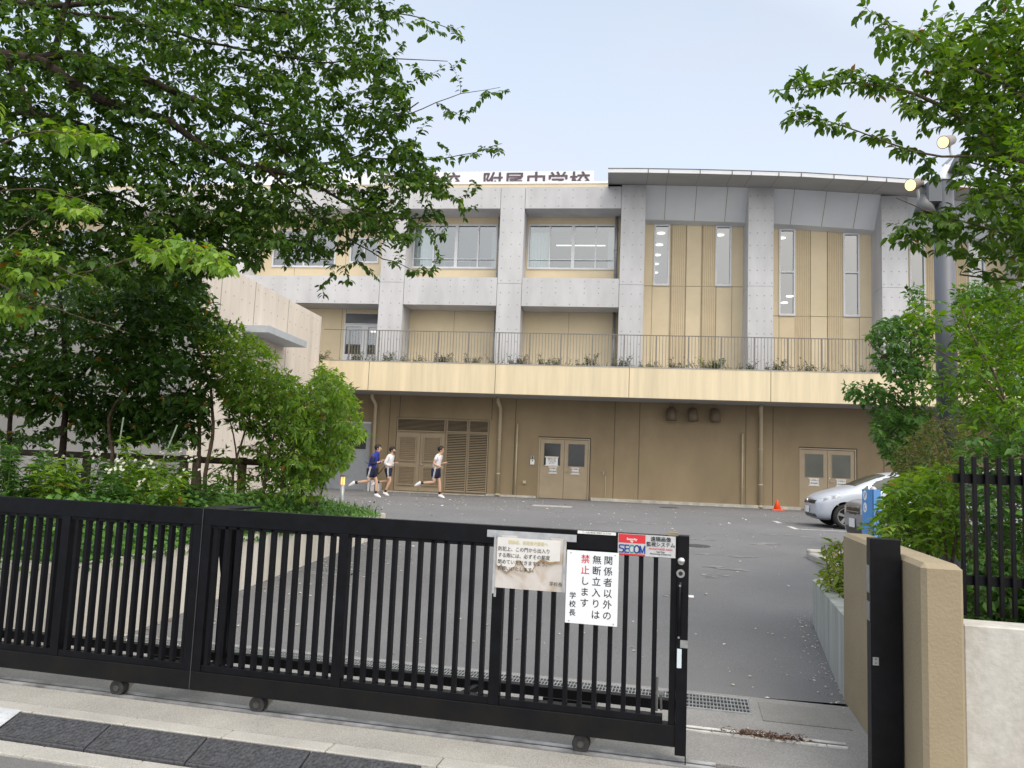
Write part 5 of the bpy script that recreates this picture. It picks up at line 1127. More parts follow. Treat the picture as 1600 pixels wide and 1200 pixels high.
def crown(root, limbs, attr, leaf, lsize, lw=.5, spacing=.034, leafy=.75, droop=.45, name='crown', bark=M_bark, twig_r=.0035, simple=False, up=.0, trunk_name='trunk', maxlen=2.2, spread=.8, reach=1.5):
    """limbs: [(points, r0, r1)]; every attractor gets a twig from the nearest wood; leaves sit alternately along the twigs"""
    nodes = []; nd = []; rad = []; wood = MB()
    for pts, r0, r1 in limbs:
        pts = [Vector(p) for p in pts]; dense = []
        for a_, b_ in zip(pts, pts[1:]):
            k = max(1, int((b_-a_).length/.14))
            for i in range(k): dense.append(a_.lerp(b_, i/k))
        dense.append(pts[-1]); 
        # smooth
        for _ in range(2): dense = [dense[0]]+[(dense[i-1]+dense[i]*2+dense[i+1])/4 for i in range(1, len(dense)-1)]+[dense[-1]]
        dense = [dense[0]]+[d+Vector((rnd.gauss(0, .006), rnd.gauss(0, .006), rnd.gauss(0, .006))) for d in dense[1:]]
        rr = [r0+(r1-r0)*(i/(len(dense)-1))**.8 for i in range(len(dense))]
        wood.tube(dense, rr, 8 if r0 > .02 else 5)
        for i, d in enumerate(dense): nodes.append(d); nd.append((dense[min(i+1, len(dense)-1)]-dense[max(i-1, 0)]).normalized()); rad.append(rr[i])
    A = np.array([tuple(p) for p in attr]); Nn = np.array([tuple(p) for p in nodes]); dist = np.array([np.min(((Nn-a)**2).sum(1)) for a in A]); order = np.argsort(dist)
    cap = len(Nn)+len(A)*8; buf = np.zeros((cap, 3)); buf[:len(Nn)] = Nn; cnt = len(Nn)
    LP, LD, LN, LL, LT = [], [], [], [], []; tw = MB()
    for ai in order:
        a = Vector(A[ai]); d2_ = ((buf[:cnt]-A[ai])**2).sum(1); i0 = int(np.argmin(d2_)); p0 = nodes[i0]; L = (a-p0).length
        if L < .03 or L > reach: continue
        d0 = nd[i0]; to = (a-p0).normalized(); t0 = (d0*.5+to*.8).normalized(); k = max(3, min(7, int(L/.09)+2)); ctrl = p0+t0*L*.45; pts = []
        for i in range(k+1):
            s = i/k; q = p0*(1-s)**2+ctrl*2*s*(1-s)+a*s*s; pts.append(q+Vector((0, 0, -.04*L*s*(1-s)*2)))
        r0 = min(rad[i0]*.7, .0022+.0045*L); tw.tube(pts, [max(.0012, r0*(1-i/k)+.0012) for i in range(k+1)], 4 if r0 > .005 else 3, cap=False)
        for i in range(1, k+1):
            if cnt < cap: buf[cnt] = tuple(pts[i]); cnt += 1; nodes.append(pts[i]); nd.append((pts[i]-pts[i-1]).normalized()); rad.append(max(.0015, r0*(1-i/k)+.0015))
        tot = sum((pts[i+1]-pts[i]).length for i in range(k)); s0 = max(0, tot*(1-leafy)) if tot < maxlen else tot-maxlen*leafy; acc = 0; nxt = s0; side = 1; tb = rnd.random()**1.5; q0 = len(LP)
        for i in range(k):
            seg = pts[i+1]-pts[i]; l_ = seg.length; tdir = seg.normalized()
            while nxt < acc+l_:
                p = pts[i]+tdir*(nxt-acc); sv = tdir.cross(Vector((0, 0, 1)))
                if sv.length < .2: sv = Vector((rnd.uniform(-1, 1), rnd.uniform(-1, 1), 0))
                sv.normalize(); side = -side
                d = tdir*(.45+rnd.uniform(-.2, .2))+sv*side*spread*rnd.uniform(.5, 1.1)+Vector((rnd.gauss(0, .18), rnd.gauss(0, .18), -droop*rnd.uniform(.4, 1.6)+up+rnd.gauss(0, .12)))
                d.normalize(); nn = Vector((rnd.gauss(0, .35), rnd.gauss(0, .35), 1)); 
                LP.append(tuple(p+d*.008)); LD.append(tuple(d)); LN.append(tuple(nn)); LL.append(lsize*rnd.uniform(.45, 1.2)); nxt += spacing*rnd.uniform(.7, 1.3)
            acc += l_
        # leaf at the tip
        for q in range(2): LP.append(tuple(a)); LD.append(tuple((tdir+Vector((rnd.gauss(0, .4), rnd.gauss(0, .4), -droop*.7+rnd.gauss(0, .2)))).normalized())); LN.append((rnd.gauss(0, .3), rnd.gauss(0, .3), 1)); LL.append(lsize*rnd.uniform(.5, 1))
        nl = len(LP)-q0; LT += [tb*.55+.45*rnd.random()**1.2 if rnd.random() > .012 else 1.0 for _ in range(nl)]
    org = tuple(root.location)
    w_ = merge(wood, tw); build(w_, trunk_name, bark, root, True)
    leafmesh(name, leaf, root, LP, LD, LN, LL, lw, simple, origin=org, tint=LT)
    return len(LP)
def pl_(pts, Ys):   # polyline measured at given distances
    if not hasattr(Ys, '__len__'): Ys = [Ys]*len(pts)
    return [onY(x, y, Y) for (x, y), Y in zip(pts, Ys)]
LF_cherry = leafmat('cherry_leaf', (.022, .060, .012), (.105, .205, .034), (.22, .30, .05), .05, .45)
LF_cherry2 = leafmat('cherry_leaf_right', (.030, .085, .014), (.150, .27, .04), (.24, .13, .04), .012, .45)
LF_dark = leafmat('dark_broad_leaf', (.026, .075, .016), (.125, .25, .045), (.45, .22, .04), .04, .38)
LF_bright = leafmat('bright_leaf', (.075, .19, .026), (.33, .50, .085), (.34, .18, .04), .02, .48)
LF_lime = leafmat('lime_leaf', (.070, .170, .020), (.20, .36, .05), None, 0, .45)
LF_mid = leafmat('mid_green_leaf', (.032, .100, .022), (.135, .28, .058), None, 0, .42)
LF_olive = leafmat('olive_leaf', (0.070, 0.105, 0.022), (0.210, 0.238, 0.056), (0.280, 0.126, 0.042), .12, .35)
LF_ivy = leafmat('ivy_leaf', (0.042, 0.119, 0.025), (0.140, 0.294, 0.056), None, 0, .3)
LF_yel = leafmat('yellow_green_leaf', (.09, .17, .02), (.32, .38, .06), (.45, .40, .10), .1, .4)
LF_grass = leafmat('grass_blade', (0.070, 0.154, 0.028), (0.266, 0.378, 0.084), None, 0, .4)
LF_petal = leafmat('white_petal', (.70, .68, .56), (.82, .82, .74), None, 0, .25)
LF_litter = leafmat('fallen_petal', (.50, .45, .33), (.80, .78, .68), (.22, .11, .06), .15, .1)

# ------------------------------------------------------------------ large cherry tree, upper left (trunk stands in the bed, left of the picture)
tr = thing('cherry_tree', 'large cherry tree spreading dark branches over the upper left of the driveway', 'tree', (-7.6, 7.8, .56))
yf = lambda x: 6.6+max(0, x)/785*2.0
base = Vector((-7.6, 7.8, .5)); j0 = Vector(onY(-75, 92, 6.7))
limbs = [([base, base+Vector((.1, -.15, 1.2)), base+Vector((.5, -.5, 2.3)), base+Vector((1.1, -.8, 3.2)), j0], .17, .10)]
def limb(pts, r0, r1, dy=0): limbs.append(([onY(x, y, yf(x)+dy) for x, y in pts], r0, r1))
limb([(-75, 92), (0, 87), (55, 90), (70, 97), (115, 135), (165, 160), (230, 180), (250, 175), (290, 210), (330, 240), (380, 262), (430, 268)], .085, .022)
limb([(60, 92), (90, 80), (140, 92), (200, 110), (240, 130), (300, 155), (350, 175), (395, 190), (440, 232), (470, 262), (512, 256), (562, 246), (592, 232), (600, 195), (625, 180), (655, 160)], .050, .007, .1)
limb([(400, 258), (450, 272), (500, 292), (560, 330), (620, 345), (670, 340)], .026, .006, .1)
limb([(420, 268), (470, 310), (520, 360), (580, 395), (640, 420)], .018, .004, .0)
limb([(85, 80), (96, 50), (100, 10), (130, -40)], .035, .02, .2)
limb([(10, 95), (30, 120), (40, 150), (55, 185)], .035, .02, -.1)
limb([(-60, 190), (0, 180), (60, 172), (120, 190), (190, 220), (240, 240), (300, 265), (360, 300)], .032, .008, .3)
limb([(-60, -10), (60, 10), (160, 5), (200, 0), (300, -30)], .04, .02, .4)
limb([(100, 20), (200, 30), (300, 60), (400, 80), (500, 100), (600, 90), (700, 95)], .022, .004, .3)
limb([(200, -20), (320, 0), (450, 20), (560, 10), (640, 22), (715, 48)], .022, .004, .2)
limb([(395, 190), (480, 205), (560, 190), (640, 180), (700, 150), (780, 137)], .014, .003, .2)
limb([(562, 246), (620, 250), (680, 250), (740, 238), (780, 230)], .011, .003, .1)
limb([(-60, 270), (40, 280), (140, 290), (240, 330), (320, 380), (380, 410)], .022, .005, .5)
limb([(-75, 92), (-60, 250), (-40, 380), (60, 420), (180, 440)], .05, .01, .5)
body = [(-90, -70), (620, -70), (585, 35), (600, 75), (625, 110), (640, 150), (655, 195), (660, 245), (700, 262), (700, 300), (690, 345), (630, 385), (560, 385), (500, 365), (450, 390), (400, 405), (330, 420), (280, 440), (-90, 440)]
at = list(sample(body, 3300, 0, 0, lambda x, y: yf(x)+rnd.uniform(-.7, 1.1)))
at += list(sample([(520, -40), (640, -20), (650, 40), (600, 60), (640, 120), (650, 250), (700, 270), (700, 340), (560, 380), (520, 300), (540, 120)], 420, 0, 0, lambda x, y: yf(x)+rnd.uniform(-.5, .7)))
at += list(sample([(-90, 290), (430, 290), (470, 350), (420, 400), (330, 440), (-90, 450)], 650, 0, 0, lambda x, y: yf(x)+rnd.uniform(0, 1.6)))
core = [(-90, -70), (420, -70), (520, 60), (560, 200), (480, 330), (300, 400), (-90, 430)]
at += list(sample(core, 2600, 0, 0, lambda x, y: yf(x)+rnd.uniform(-.3, 2.2)))
at += list(sample([(150, 330), (420, 320), (690, 330), (660, 380), (520, 400), (400, 420), (300, 450), (150, 450)], 420, 0, 0, lambda x, y: yf(x)+rnd.uniform(-.4, 1.2)))
tips = [(720, 55), (705, 45), (690, 52), (672, 38), (650, 30), (727, 92), (712, 98), (695, 105), (680, 115), (665, 118), (650, 105), (785, 135), (765, 145), (750, 160), (735, 168), (725, 180), (700, 180), (785, 228), (770, 235), (755, 232), (740, 240), (720, 240), (700, 235), (690, 225), (680, 245),
        (742, 285), (735, 300), (720, 305), (742, 320), (730, 335), (700, 310), (690, 335), (675, 330), (690, 372), (680, 360), (665, 350), (668, 430), (655, 420), (640, 425), (690, 400), (640, 400), (620, 395), (610, 410), (595, 385), (595, 432), (580, 425), (560, 405), (545, 438), (535, 420), (520, 415), (498, 468), (505, 445), (505, 415), (480, 400), (465, 385), (440, 395), (620, 40), (600, 20), (640, 10), (610, 95), (625, 75), (615, 140), (655, 60)]
for x, y in tips:
    for _ in range(2 if rnd.random() < .6 else 1): at.append(onY(x+rnd.gauss(0, 5), y+rnd.gauss(0, 5), yf(x)+rnd.uniform(-.15, .15)))
nleaf = crown(tr, limbs, at, LF_cherry, .088, .57, spacing=.0225, leafy=.95, droop=.5)
print('cherry', nleaf)

# ------------------------------------------------------------------ near branch sprays of a zelkova-like tree at the far left, brighter leaves
t2 = thing('young_tree', 'young bright leaved tree reaching in from the left edge below the cherry boughs', 'tree', (-5.6, 5.9, .56))
b2 = Vector((-6.2, 6.4, .5)); limbs = [([b2, b2+Vector((.1, -.1, 1.3)), onY(-60, 420, 5.9)], .05, .03)]
def limb2(pts, Y, r0=.014, r1=.003): limbs.append(([onY(x, y, Y) for x, y in pts], r0, r1))
limb2([(-60, 420), (0, 395), (60, 400), (110, 425), (145, 440)], 5.9, .02); limb2([(-60, 420), (-40, 260), (30, 205), (100, 205), (180, 225)], 6.0, .02)
limb2([(-60, 420), (-20, 300), (50, 290), (110, 305), (160, 325)], 6.2); limb2([(-60, 420), (60, 440), (160, 420), (250, 385), (320, 385), (350, 410)], 6.6, .02)
limb2([(-60, 420), (40, 350), (100, 310), (140, 300)], 6.2); limb2([(-60, 420), (60, 470), (140, 500), (200, 520)], 6.4)
at = []
for pts, k in (([(45, 190), (95, 190), (180, 215), (186, 230), (120, 240), (60, 215)], 40), ([(-20, 360), (30, 385), (90, 395), (145, 430), (140, 450), (90, 440), (0, 440), (-30, 400)], 90), ([(60, 290), (110, 300), (165, 325), (160, 345), (110, 335), (60, 310)], 34), ([(210, 375), (300, 365), (360, 400), (370, 430), (320, 420), (230, 410)], 70), ([(-30, 170), (10, 150), (25, 160), (0, 200), (-30, 210)], 14), ([(-30, 440), (60, 480), (60, 510), (-20, 500)], 24)):
    at += list(sample(pts, k, 5.8, 6.7))
crown(t2, limbs, at, LF_bright, .105, .55, spacing=.024, leafy=.85, droop=.55, bark=M_bark2)

# ------------------------------------------------------------------ dark shrubby trees behind the left bed
def bush(name, label, cat, loc, stems, poly_specs, leaf, lsize, lw=.5, spacing=.03, droop=.4, bark=M_bark2, leafy=.8, simple=True, spread=.8, up=0, group=None):
    t = thing(name, label, cat, tuple(loc), 0, group); limbs = []
    for pts, r0, r1 in stems: limbs.append(([Vector(p) for p in pts], r0, r1))
    at = []
    for poly, n, y0, y1 in poly_specs: at += list(sample(poly, n, y0, y1, stray=0.0))
    crown(t, limbs, at, leaf, lsize, lw, spacing, leafy, droop, bark=bark, simple=simple, spread=spread, up=up, trunk_name='stems', name='foliage', reach=.62); return t
g0 = .56
def on(x, Y): return onY(x, 700, Y)[0]
def stem(x, Y, pts, r0=.03, r1=.01): return ([Vector((onY(x, 780, Y)[0], Y, g0))]+[Vector(onY(a, b, Y+c)) for a, b, c in pts], r0, r1)
bush('evergreen_tree', 'dark evergreen tree with slim black trunk at the far left behind the rail fence', 'tree', (onY(97, 780, 9.9)[0], 9.9, g0),
     [stem(97, 9.9, [(98, 700, 0), (105, 600, 0), (100, 520, 0), (90, 440, 0)], .06, .02), stem(15, 10.2, [(15, 660, 0), (25, 600, 0), (60, 520, 0), (40, 460, 0)], .045, .015), ([onY(103, 610, 9.9), onY(150, 560, 9.6), onY(200, 500, 9.6), onY(250, 450, 9.8)], .03, .01), ([onY(103, 640, 9.9), onY(60, 600, 9.8), onY(0, 560, 9.6)], .03, .01)],
     [([(-80, 420), (320, 420), (330, 500), (300, 570), (270, 600), (200, 610), (100, 600), (-80, 620)], 2100, 8.6, 10.8), ([(30, 590), (90, 600), (90, 690), (30, 680)], 110, 9.6, 10.0), ([(100, 600), (230, 600), (230, 690), (110, 690)], 420, 9.6, 10.2), ([(-80, 560), (120, 560), (100, 640), (-80, 640)], 350, 8.8, 10.2), ([(-80, 620), (330, 620), (330, 700), (-80, 700)], 420, 9.6, 11.4), ([(-80, 420), (330, 430), (360, 560), (300, 620), (-80, 620)], 600, 10.8, 12.5)], LF_dark, .12, .55, .032, bark=M_bark)
bush('evergreen_tree', 'dark leaved tree with several thin trunks in the middle of the left bed', 'tree', (onY(310, 780, 9.6)[0], 9.6, g0),
     [stem(330, 9.6, [(318, 740, 0), (335, 680, 0), (330, 600, 0), (300, 520, 0)], .035, .012), stem(180, 9.5, [(175, 690, 0), (165, 655, 0), (200, 600, 0), (230, 540, 0)], .035, .012), stem(312, 9.9, [(312, 700, 0), (310, 640, 0), (340, 560, 0), (360, 500, 0)], .04, .012)],
     [([(180, 440), (320, 440), (350, 500), (370, 560), (340, 620), (300, 650), (240, 640), (180, 600)], 900, 8.9, 10.6), ([(190, 600), (330, 600), (320, 690), (210, 690)], 420, 9.3, 10.3), ([(330, 600), (480, 620), (470, 700), (400, 690)], 160, 10.0, 11.2)], LF_dark, .115, .55, .032, bark=M_bark2)
# fine twiggy shrub
bush('leafy_shrub', 'twiggy shrub with bright drooping leaves beside the pale annex wall', 'shrub', (onY(400, 790, 9.9)[0], 9.9, g0),
     [stem(365, 9.8, [(362, 735, 0), (378, 690, 0), (395, 640, 0), (400, 600, 0)], .026, .008), stem(410, 9.8, [(415, 740, 0), (425, 690, 0), (440, 640, 0), (430, 590, 0)], .026, .008), stem(385, 9.9, [(372, 720, 0), (360, 660, 0), (350, 610, 0)], .02, .006), stem(430, 9.7, [(450, 720, 0), (470, 650, 0), (465, 610, 0)], .02, .006)],
     [([(330, 560), (380, 545), (430, 565), (470, 590), (490, 640), (485, 700), (440, 680), (400, 650), (350, 640)], 1200, 9.0, 10.6), ([(420, 640), (480, 650), (500, 745), (440, 760), (400, 720), (405, 670)], 320, 9.3, 10.4), ([(340, 600), (420, 610), (410, 680), (360, 670)], 160, 9.2, 10.2), ([(300, 470), (370, 500), (440, 560), (380, 580), (310, 560)], 420, 9.2, 10.8)], LF_bright, .10, .42, .033, .5)
bush('leafy_shrub', 'rounded bright green shrub overhanging the bollard lamp', 'shrub', (onY(490, 790, 10.6)[0], 10.6, g0),
     [stem(480, 10.6, [(490, 740, 0), (505, 690, 0), (515, 640, 0), (510, 600, 0)], .026, .008), stem(470, 10.7, [(475, 740, 0), (490, 680, 0), (480, 620, 0)], .026, .008), stem(490, 10.6, [(510, 740, 0), (540, 690, 0), (550, 650, 0)], .02, .006)],
     [([(478, 600), (500, 575), (530, 580), (555, 610), (565, 650), (575, 680), (560, 700), (540, 730), (515, 745), (490, 720), (478, 660)], 800, 9.7, 11.4), ([(455, 600), (500, 600), (505, 760), (470, 770), (445, 740)], 300, 9.7, 10.8), ([(330, 700), (480, 690), (520, 740), (500, 785), (330, 785)], 260, 9.3, 10.6), ([(488, 575), (500, 565), (520, 575), (540, 590), (520, 600), (490, 600)], 40, 10.2, 11), ([(455, 640), (490, 640), (490, 700), (460, 700)], 60, 10, 11)], LF_bright, .115, .42, .033, .5)
# undergrowth of the bed: weeds with leaves, ivy curtain over the wall, grass, flowers
def scatter_leaves(name, label, pts, leaf, ls, lw=.7, updir=(0, 0, 1), spreadz=.4, kind='stuff', simple=True, cat=None, out=(0, 0, 0)):
    P = np.asarray(pts); n = len(P); D = nr.normal(0, 1, (n, 3)); D[:, 2] = nr.normal(0, spreadz, n); D += np.array(out)*.8
    Nn = nr.normal(0, .45, (n, 3))+np.array(updir); return leafmesh(name, leaf, None, P, D, Nn, nr.uniform(.55, 1.15, n)*ls, lw, simple, kind)
def wallx(y): return np.interp(y, [5.36, 7.3, 9.0, 11.0, 12.6], [-3.93, -3.85, -3.79, -3.70, -3.62])
P = []
while len(P) < 11000:
    y = rnd.uniform(5.4, 12.3); 
    if rnd.random() < .25: # face along the near end wall
        x = rnd.uniform(-8.4, -3.95); y0 = 5.36+(-3.93-x)*.151; k = rnd.random(); P.append((x, y0+rnd.uniform(-.06, .5), .64+rnd.uniform(-.10, .34)*(1 if k < .8 else 1)))
        continue
    x = wallx(y)-abs(rnd.gauss(0, .55)); t = min(1, (wallx(y)-x)/.5); h = (.05+.40*t)*(1 if y < 9.5 else max(.3, 1-(y-9.5)*.25)); z = cz+rnd.uniform(-.06, h)
    P.append((x+rnd.uniform(-.0, .06), y, z))
iv = scatter_leaves('ivy', '', P, LF_ivy, .062, .85, (.5, -.5, .8)); iv['kind'] = 'stuff'
P = []
while len(P) < 5200:
    y = rnd.uniform(8.5, 15.5); x = rnd.uniform(-8.8, -3.75)
    if y > 12.9 and x > -4.1-(y-12.9)*.9: continue
    if y < 12.6 and x > wallx(y)-.05: continue
    P.append((x, y, .56+rnd.uniform(0, .22)+(.1 if x < -5 else 0)))
scatter_leaves('ground_cover', '', P, LF_mid, .06, .6)['kind'] = 'stuff'
# grasses at the end of the bed
P, D, Nn, LL = [], [], [], []
for _ in range(2600):
    u = rnd.random(); y = rnd.uniform(10.6, 14.8); x = rnd.uniform(-6.6, -3.75)
    if y > 12.7 and x > -4.1-(y-12.9)*.9: continue
    if y < 12.7 and x > wallx(y)-.06: continue
    P.append((x, y, .57)); D.append((rnd.gauss(0, .3), rnd.gauss(0, .3), 1)); Nn.append((rnd.gauss(0, 1), rnd.gauss(0, 1), .1)); LL.append(rnd.uniform(.10, .26) if rnd.random() < .93 or x > -4.6 else rnd.uniform(.25, .36))
leafmesh('grass', LF_grass, None, P, D, Nn, LL, .06, True, 'stuff')
# flowering weeds: separate plants
def weed_proto(name, label, loc, h, nst, leaf, lsize, flowers, seed):
    r = random.Random(seed); t = thing(name, label, 'plant', loc); wood = MB(); LP, LD, LN, LL = [], [], [], []; FP, FD, FN, FL = [], [], [], []
    for i in range(nst):
        a = r.uniform(0, 6.28); top = Vector((math.cos(a)*r.uniform(.05, .45)*h, math.sin(a)*r.uniform(.05, .35)*h, h*r.uniform(.6, 1))); mid = top*.5+Vector((0, 0, .1*h)); b_ = Vector((r.gauss(0, .06), r.gauss(0, .06), 0))
        pts = [b_, mid, top]; wood.tube(pts, [.005, .004, .002], 4)
        for q in range(int(h*44)):
            s = r.uniform(.12, 1); p = b_.lerp(mid, s*2) if s < .5 else mid.lerp(top, s*2-1); an = r.uniform(0, 6.28); LP.append(tuple(p)); LD.append((math.cos(an), math.sin(an), r.uniform(-.5, .35))); LN.append((r.gauss(0, .3), r.gauss(0, .3), 1)); LL.append(lsize*r.uniform(.8, 1.6))
        if r.random() < flowers*.30:
            for q in range(r.randint(4, 9)):
                c = top+Vector((r.gauss(0, .05), r.gauss(0, .05), r.uniform(-.02, .09)))
                for k in range(6):
                    an = k*1.047+r.random(); FP.append(tuple(c)); FD.append((math.cos(an), math.sin(an)*.6, math.sin(an)*.7)); FN.append((r.gauss(0, .5), -1+r.gauss(0, .4), .8)); FL.append(.019)
    build(MB().add([tuple(Vector(v)+Vector(loc)) for v in wood.v], wood.f), 'stems', mat('green_stem', (.09, .14, .04), .7, .2), t)
    P_ = np.array(LP)+np.array(loc); leafmesh('leaves', leaf, t, P_, LD, LN, LL, .36, True, origin=loc)
    if FP: leafmesh('flowers', LF_petal, t, np.array(FP)+np.array(loc), FD, FN, FL, .8, True, origin=loc)
    return t
WD = [((215, 790), 7.6, .62, 12, .9, 'flowering weed with the tallest white flower cluster, near the wooden stake'), ((130, 790), 7.4, .50, 10, .5, 'flowering weed with small white heads left of the tall flower cluster'), ((40, 790), 7.2, .52, 10, .6, 'flowering weed at the left photo edge with two white heads'),
      ((255, 800), 7.3, .45, 10, .7, 'low flowering weed right of the wooden stake'), ((300, 800), 8.0, .50, 10, .6, 'flowering weed in front of the timber rail fence end'), ((170, 800), 7.0, .42, 10, .5, 'low white flowered weed directly above the gate rail'), ((90, 800), 6.8, .48, 11, .3, 'leafy weed with a few white flowers near the gate top rail'), ((10, 800), 6.6, .55, 11, .15, 'broad leafy weed at the left photo edge above the gate')]
for i, (p, Y, h, ns, fl, lb) in enumerate(WD):
    P = onY(p[0], p[1], Y); weed_proto('flowering_weed', lb, (P[0], Y, .60), h*1.75, ns+4, LF_mid if i % 3 else LF_bright, .085, fl, 100+i)['group'] = 'white flowering weeds in the left bed'
P = onY(195, 780, 8.3); weed_proto('tall_weed', 'tall bright weed with long pointed leaves in front of the rail fence', (P[0], 8.3, .6), .85, 8, LF_lime, .13, 0, 55)
P = onY(165, 790, 7.8); weed_proto('tall_weed', 'young yellow green weed shoot beside the thin stake', (P[0], 7.8, .6), .50, 4, LF_lime, .12, 0, 56)
for (x0, y0, x1, y1, lb) in ((193, 652, 170, 795, 'thin pale green stake standing upright in the flower bed'), (277, 664, 250, 730, 'shorter thin pale stake leaning in the bed near the rail fence')):
    a = MB(); A_1 = onY(x0, y0, 8.0); B_1 = onY(x1, y1, 8.0); a.tube([B_1, A_1], .008, 6); tag(build(a, 'garden_stake', mat('pale_green_stake', (.36, .45, .32), .5, .1)), lb, 'garden stake')
# timber rail fence
rf_ = thing('rail_fence', 'low dark timber rail fence running behind the flowers in the left bed', 'fence', (onY(250, 760, 10.3)[0], 10.3, g0))
zr_ = onY(250, 716, 10.3)[2]; a = MB(); a.tube([(-10, 10.3, zr_), (onY(440, 720, 10.3)[0], 10.3, zr_)], .045, 10); build(a, 'rail', M_wood, rf_, True)
for x in (-8.9, onY(130, 760, 10.3)[0], onY(283, 760, 10.3)[0], onY(305, 760, 10.3)[0]-.02, onY(375, 760, 10.3)[0]): a = MB(); a.tube([(x, 10.33, .4), (x, 10.33, zr_+.06)], .06, 10); build(a, 'post', M_wood if x < -6.9 else mat('grey_timber', (.17, .13, .09), .85, .2, 8), rf_, True)

# ------------------------------------------------------------------ right tree (trunk right of the picture)
t3 = thing('cherry_tree', 'cherry tree reaching in from the upper right edge over the lamp pole', 'tree', (5.3, 6.6, .46))
b3 = Vector((5.3, 6.6, .4)); J = Vector(onY(1700, 330, 6.3)); limbs = [([b3, b3+Vector((-.1, 0, 1.2)), b3+Vector((-.15, -.1, 2.2)), J], .11, .07)]
yg = lambda x: 5.6+(x-1200)/400*.5
def limb3(pts, r0, r1, dy=0): limbs.append(([onY(x, y, yg(x)+dy) for x, y in pts], r0, r1))
limb3([(1700, 330), (1660, 200), (1600, 150), (1530, 110), (1470, 80), (1420, 60), (1385, 35), (1368, 18)], .035, .003)
limb3([(1700, 330), (1640, 270), (1560, 240), (1530, 200), (1500, 180), (1460, 158), (1400, 136), (1340, 128), (1260, 136), (1215, 140)], .035, .003, .05)
limb3([(1560, 240), (1480, 252), (1430, 232), (1390, 230), (1340, 205), (1290, 175), (1245, 182)], .014, .003, -.05)
limb3([(1700, 330), (1620, 290), (1560, 265), (1500, 250)], .02, .005, .1)
limb3([(1700, 330), (1620, 370), (1560, 365), (1500, 345), (1450, 330), (1400, 310)], .02, .003, 0)
limb3([(1700, 330), (1680, 60), (1640, 0), (1580, -40)], .03, .01, .2)
limb3([(1700, 330), (1640, 430), (1560, 440), (1500, 430)], .02, .006, .1)
body = [(1680, -60), (1560, -40), (1530, 20), (1480, 30), (1430, 35), (1390, 45), (1375, 70), (1400, 90), (1440, 120), (1400, 118), (1360, 112), (1330, 120), (1330, 140), (1400, 165), (1440, 200), (1430, 240), (1450, 275), (1490, 300), (1480, 330), (1430, 330), (1440, 360), (1500, 400), (1540, 440), (1680, 460)]
at = list(sample(body, 900, 0, 0, lambda x, y: yg(x)+rnd.uniform(-.35, .5)))
at += list(sample([(1680, -20), (1560, 30), (1480, 60), (1450, 130), (1480, 230), (1540, 260), (1560, 420), (1680, 440)], 800, 0, 0, lambda x, y: yg(x)+rnd.uniform(0, 1.0)))
for poly, k in (([(1205, 135), (1260, 115), (1310, 122), (1310, 145), (1260, 150), (1215, 150)], 30), ([(1300, 110), (1350, 105), (1400, 130), (1400, 155), (1330, 150)], 26), ([(1222, 185), (1250, 165), (1300, 180), (1340, 200), (1340, 215), (1290, 200), (1240, 195)], 26), ([(1340, 200), (1400, 215), (1430, 230), (1420, 245), (1370, 225)], 16), ([(1410, 240), (1460, 250), (1470, 290), (1430, 285)], 22), ([(1365, 30), (1380, 20), (1400, 45), (1390, 85), (1370, 80)], 16), ([(1385, 355), (1430, 350), (1480, 370), (1480, 400), (1430, 390)], 26), ([(1420, 340), (1470, 330), (1500, 350), (1480, 370)], 20)):
    at += list(sample(poly, k, 0, 0, lambda x, y: yg(x)+rnd.uniform(-.12, .12)))
at += [onY(x, y, yg(x)) for x, y in ((1348, 18), (1352, 8), (1360, 22), (1340, 30), (1208, 140), (1225, 190), (1260, 120), (1270, 128), (1375, 215), (1395, 350), (1388, 372), (1400, 380), (1458, 15), (1445, 28), (1570, 5), (1545, 15))]
at = [p for p in at if math.hypot(px_of(p)[0]-1475, px_of(p)[1]-224) > 34 and math.hypot(px_of(p)[0]-1424, px_of(p)[1]-288) > 26]
crown(t3, limbs, at, LF_cherry2, .088, .50, spacing=.022, leafy=.85, droop=.38, bark=M_bark2)
# ------------------------------------------------------------------ lamp pole
Yp = 10.0; xp = .5*(onY(1458, 300, Yp)[0]+onY(1490, 300, Yp)[0]); zt_ = onY(1474, 285, Yp)[2]
lpz = thing('lamp_pole', 'tall thick grey lamp pole with two lit warm spotlights among the leaves', 'lamp pole', (xp, Yp, .4))
a = MB(); a.cyl((xp, Yp, (.3+zt_)/2), (0, 0, 1), .117, zt_-.3, 28); build(a, 'pole', mat('pole_grey', (.12, .13, .155), .5, .08, 1.5, metal=.2), lpz, True)
a = MB(); a.tube([(xp, Yp, zt_), (xp, Yp, zt_+.05), (xp+.05, Yp-.05, zt_+.2)], [.127, .10, .05], 16); build(a, 'pole_cap', M_grey, lpz, True)
def spot(px, py, aim):
    c = Vector(onY(px, py, Yp-.15)); d = Vector(aim).normalized()
    a = MB(); a.tube([c+d*-.22, c+d*-.19, c, c+d*.02], [.03, .06, .078, .08], 18, cap=True); sp = build(a, 'spotlight', mat('spot_housing', (.25, .22, .2), .45, .1, metal=.3), lpz, True)
    a = MB(); a.cyl(c+d*.022, d, .070, .006, 20); build(a, 'lit_lens', M_lamp, sp)
    a = MB(); a.tube([c-d*.12, c-d*.12+Vector((.05, .05, -.2)), Vector((xp, Yp, c.z-.25))], .02, 8); build(a, 'bracket', M_grey, sp, True)
spot(1475, 222, (-.75, -.6, -.40)); spot(1424, 289, (-.75, -.6, -.35))
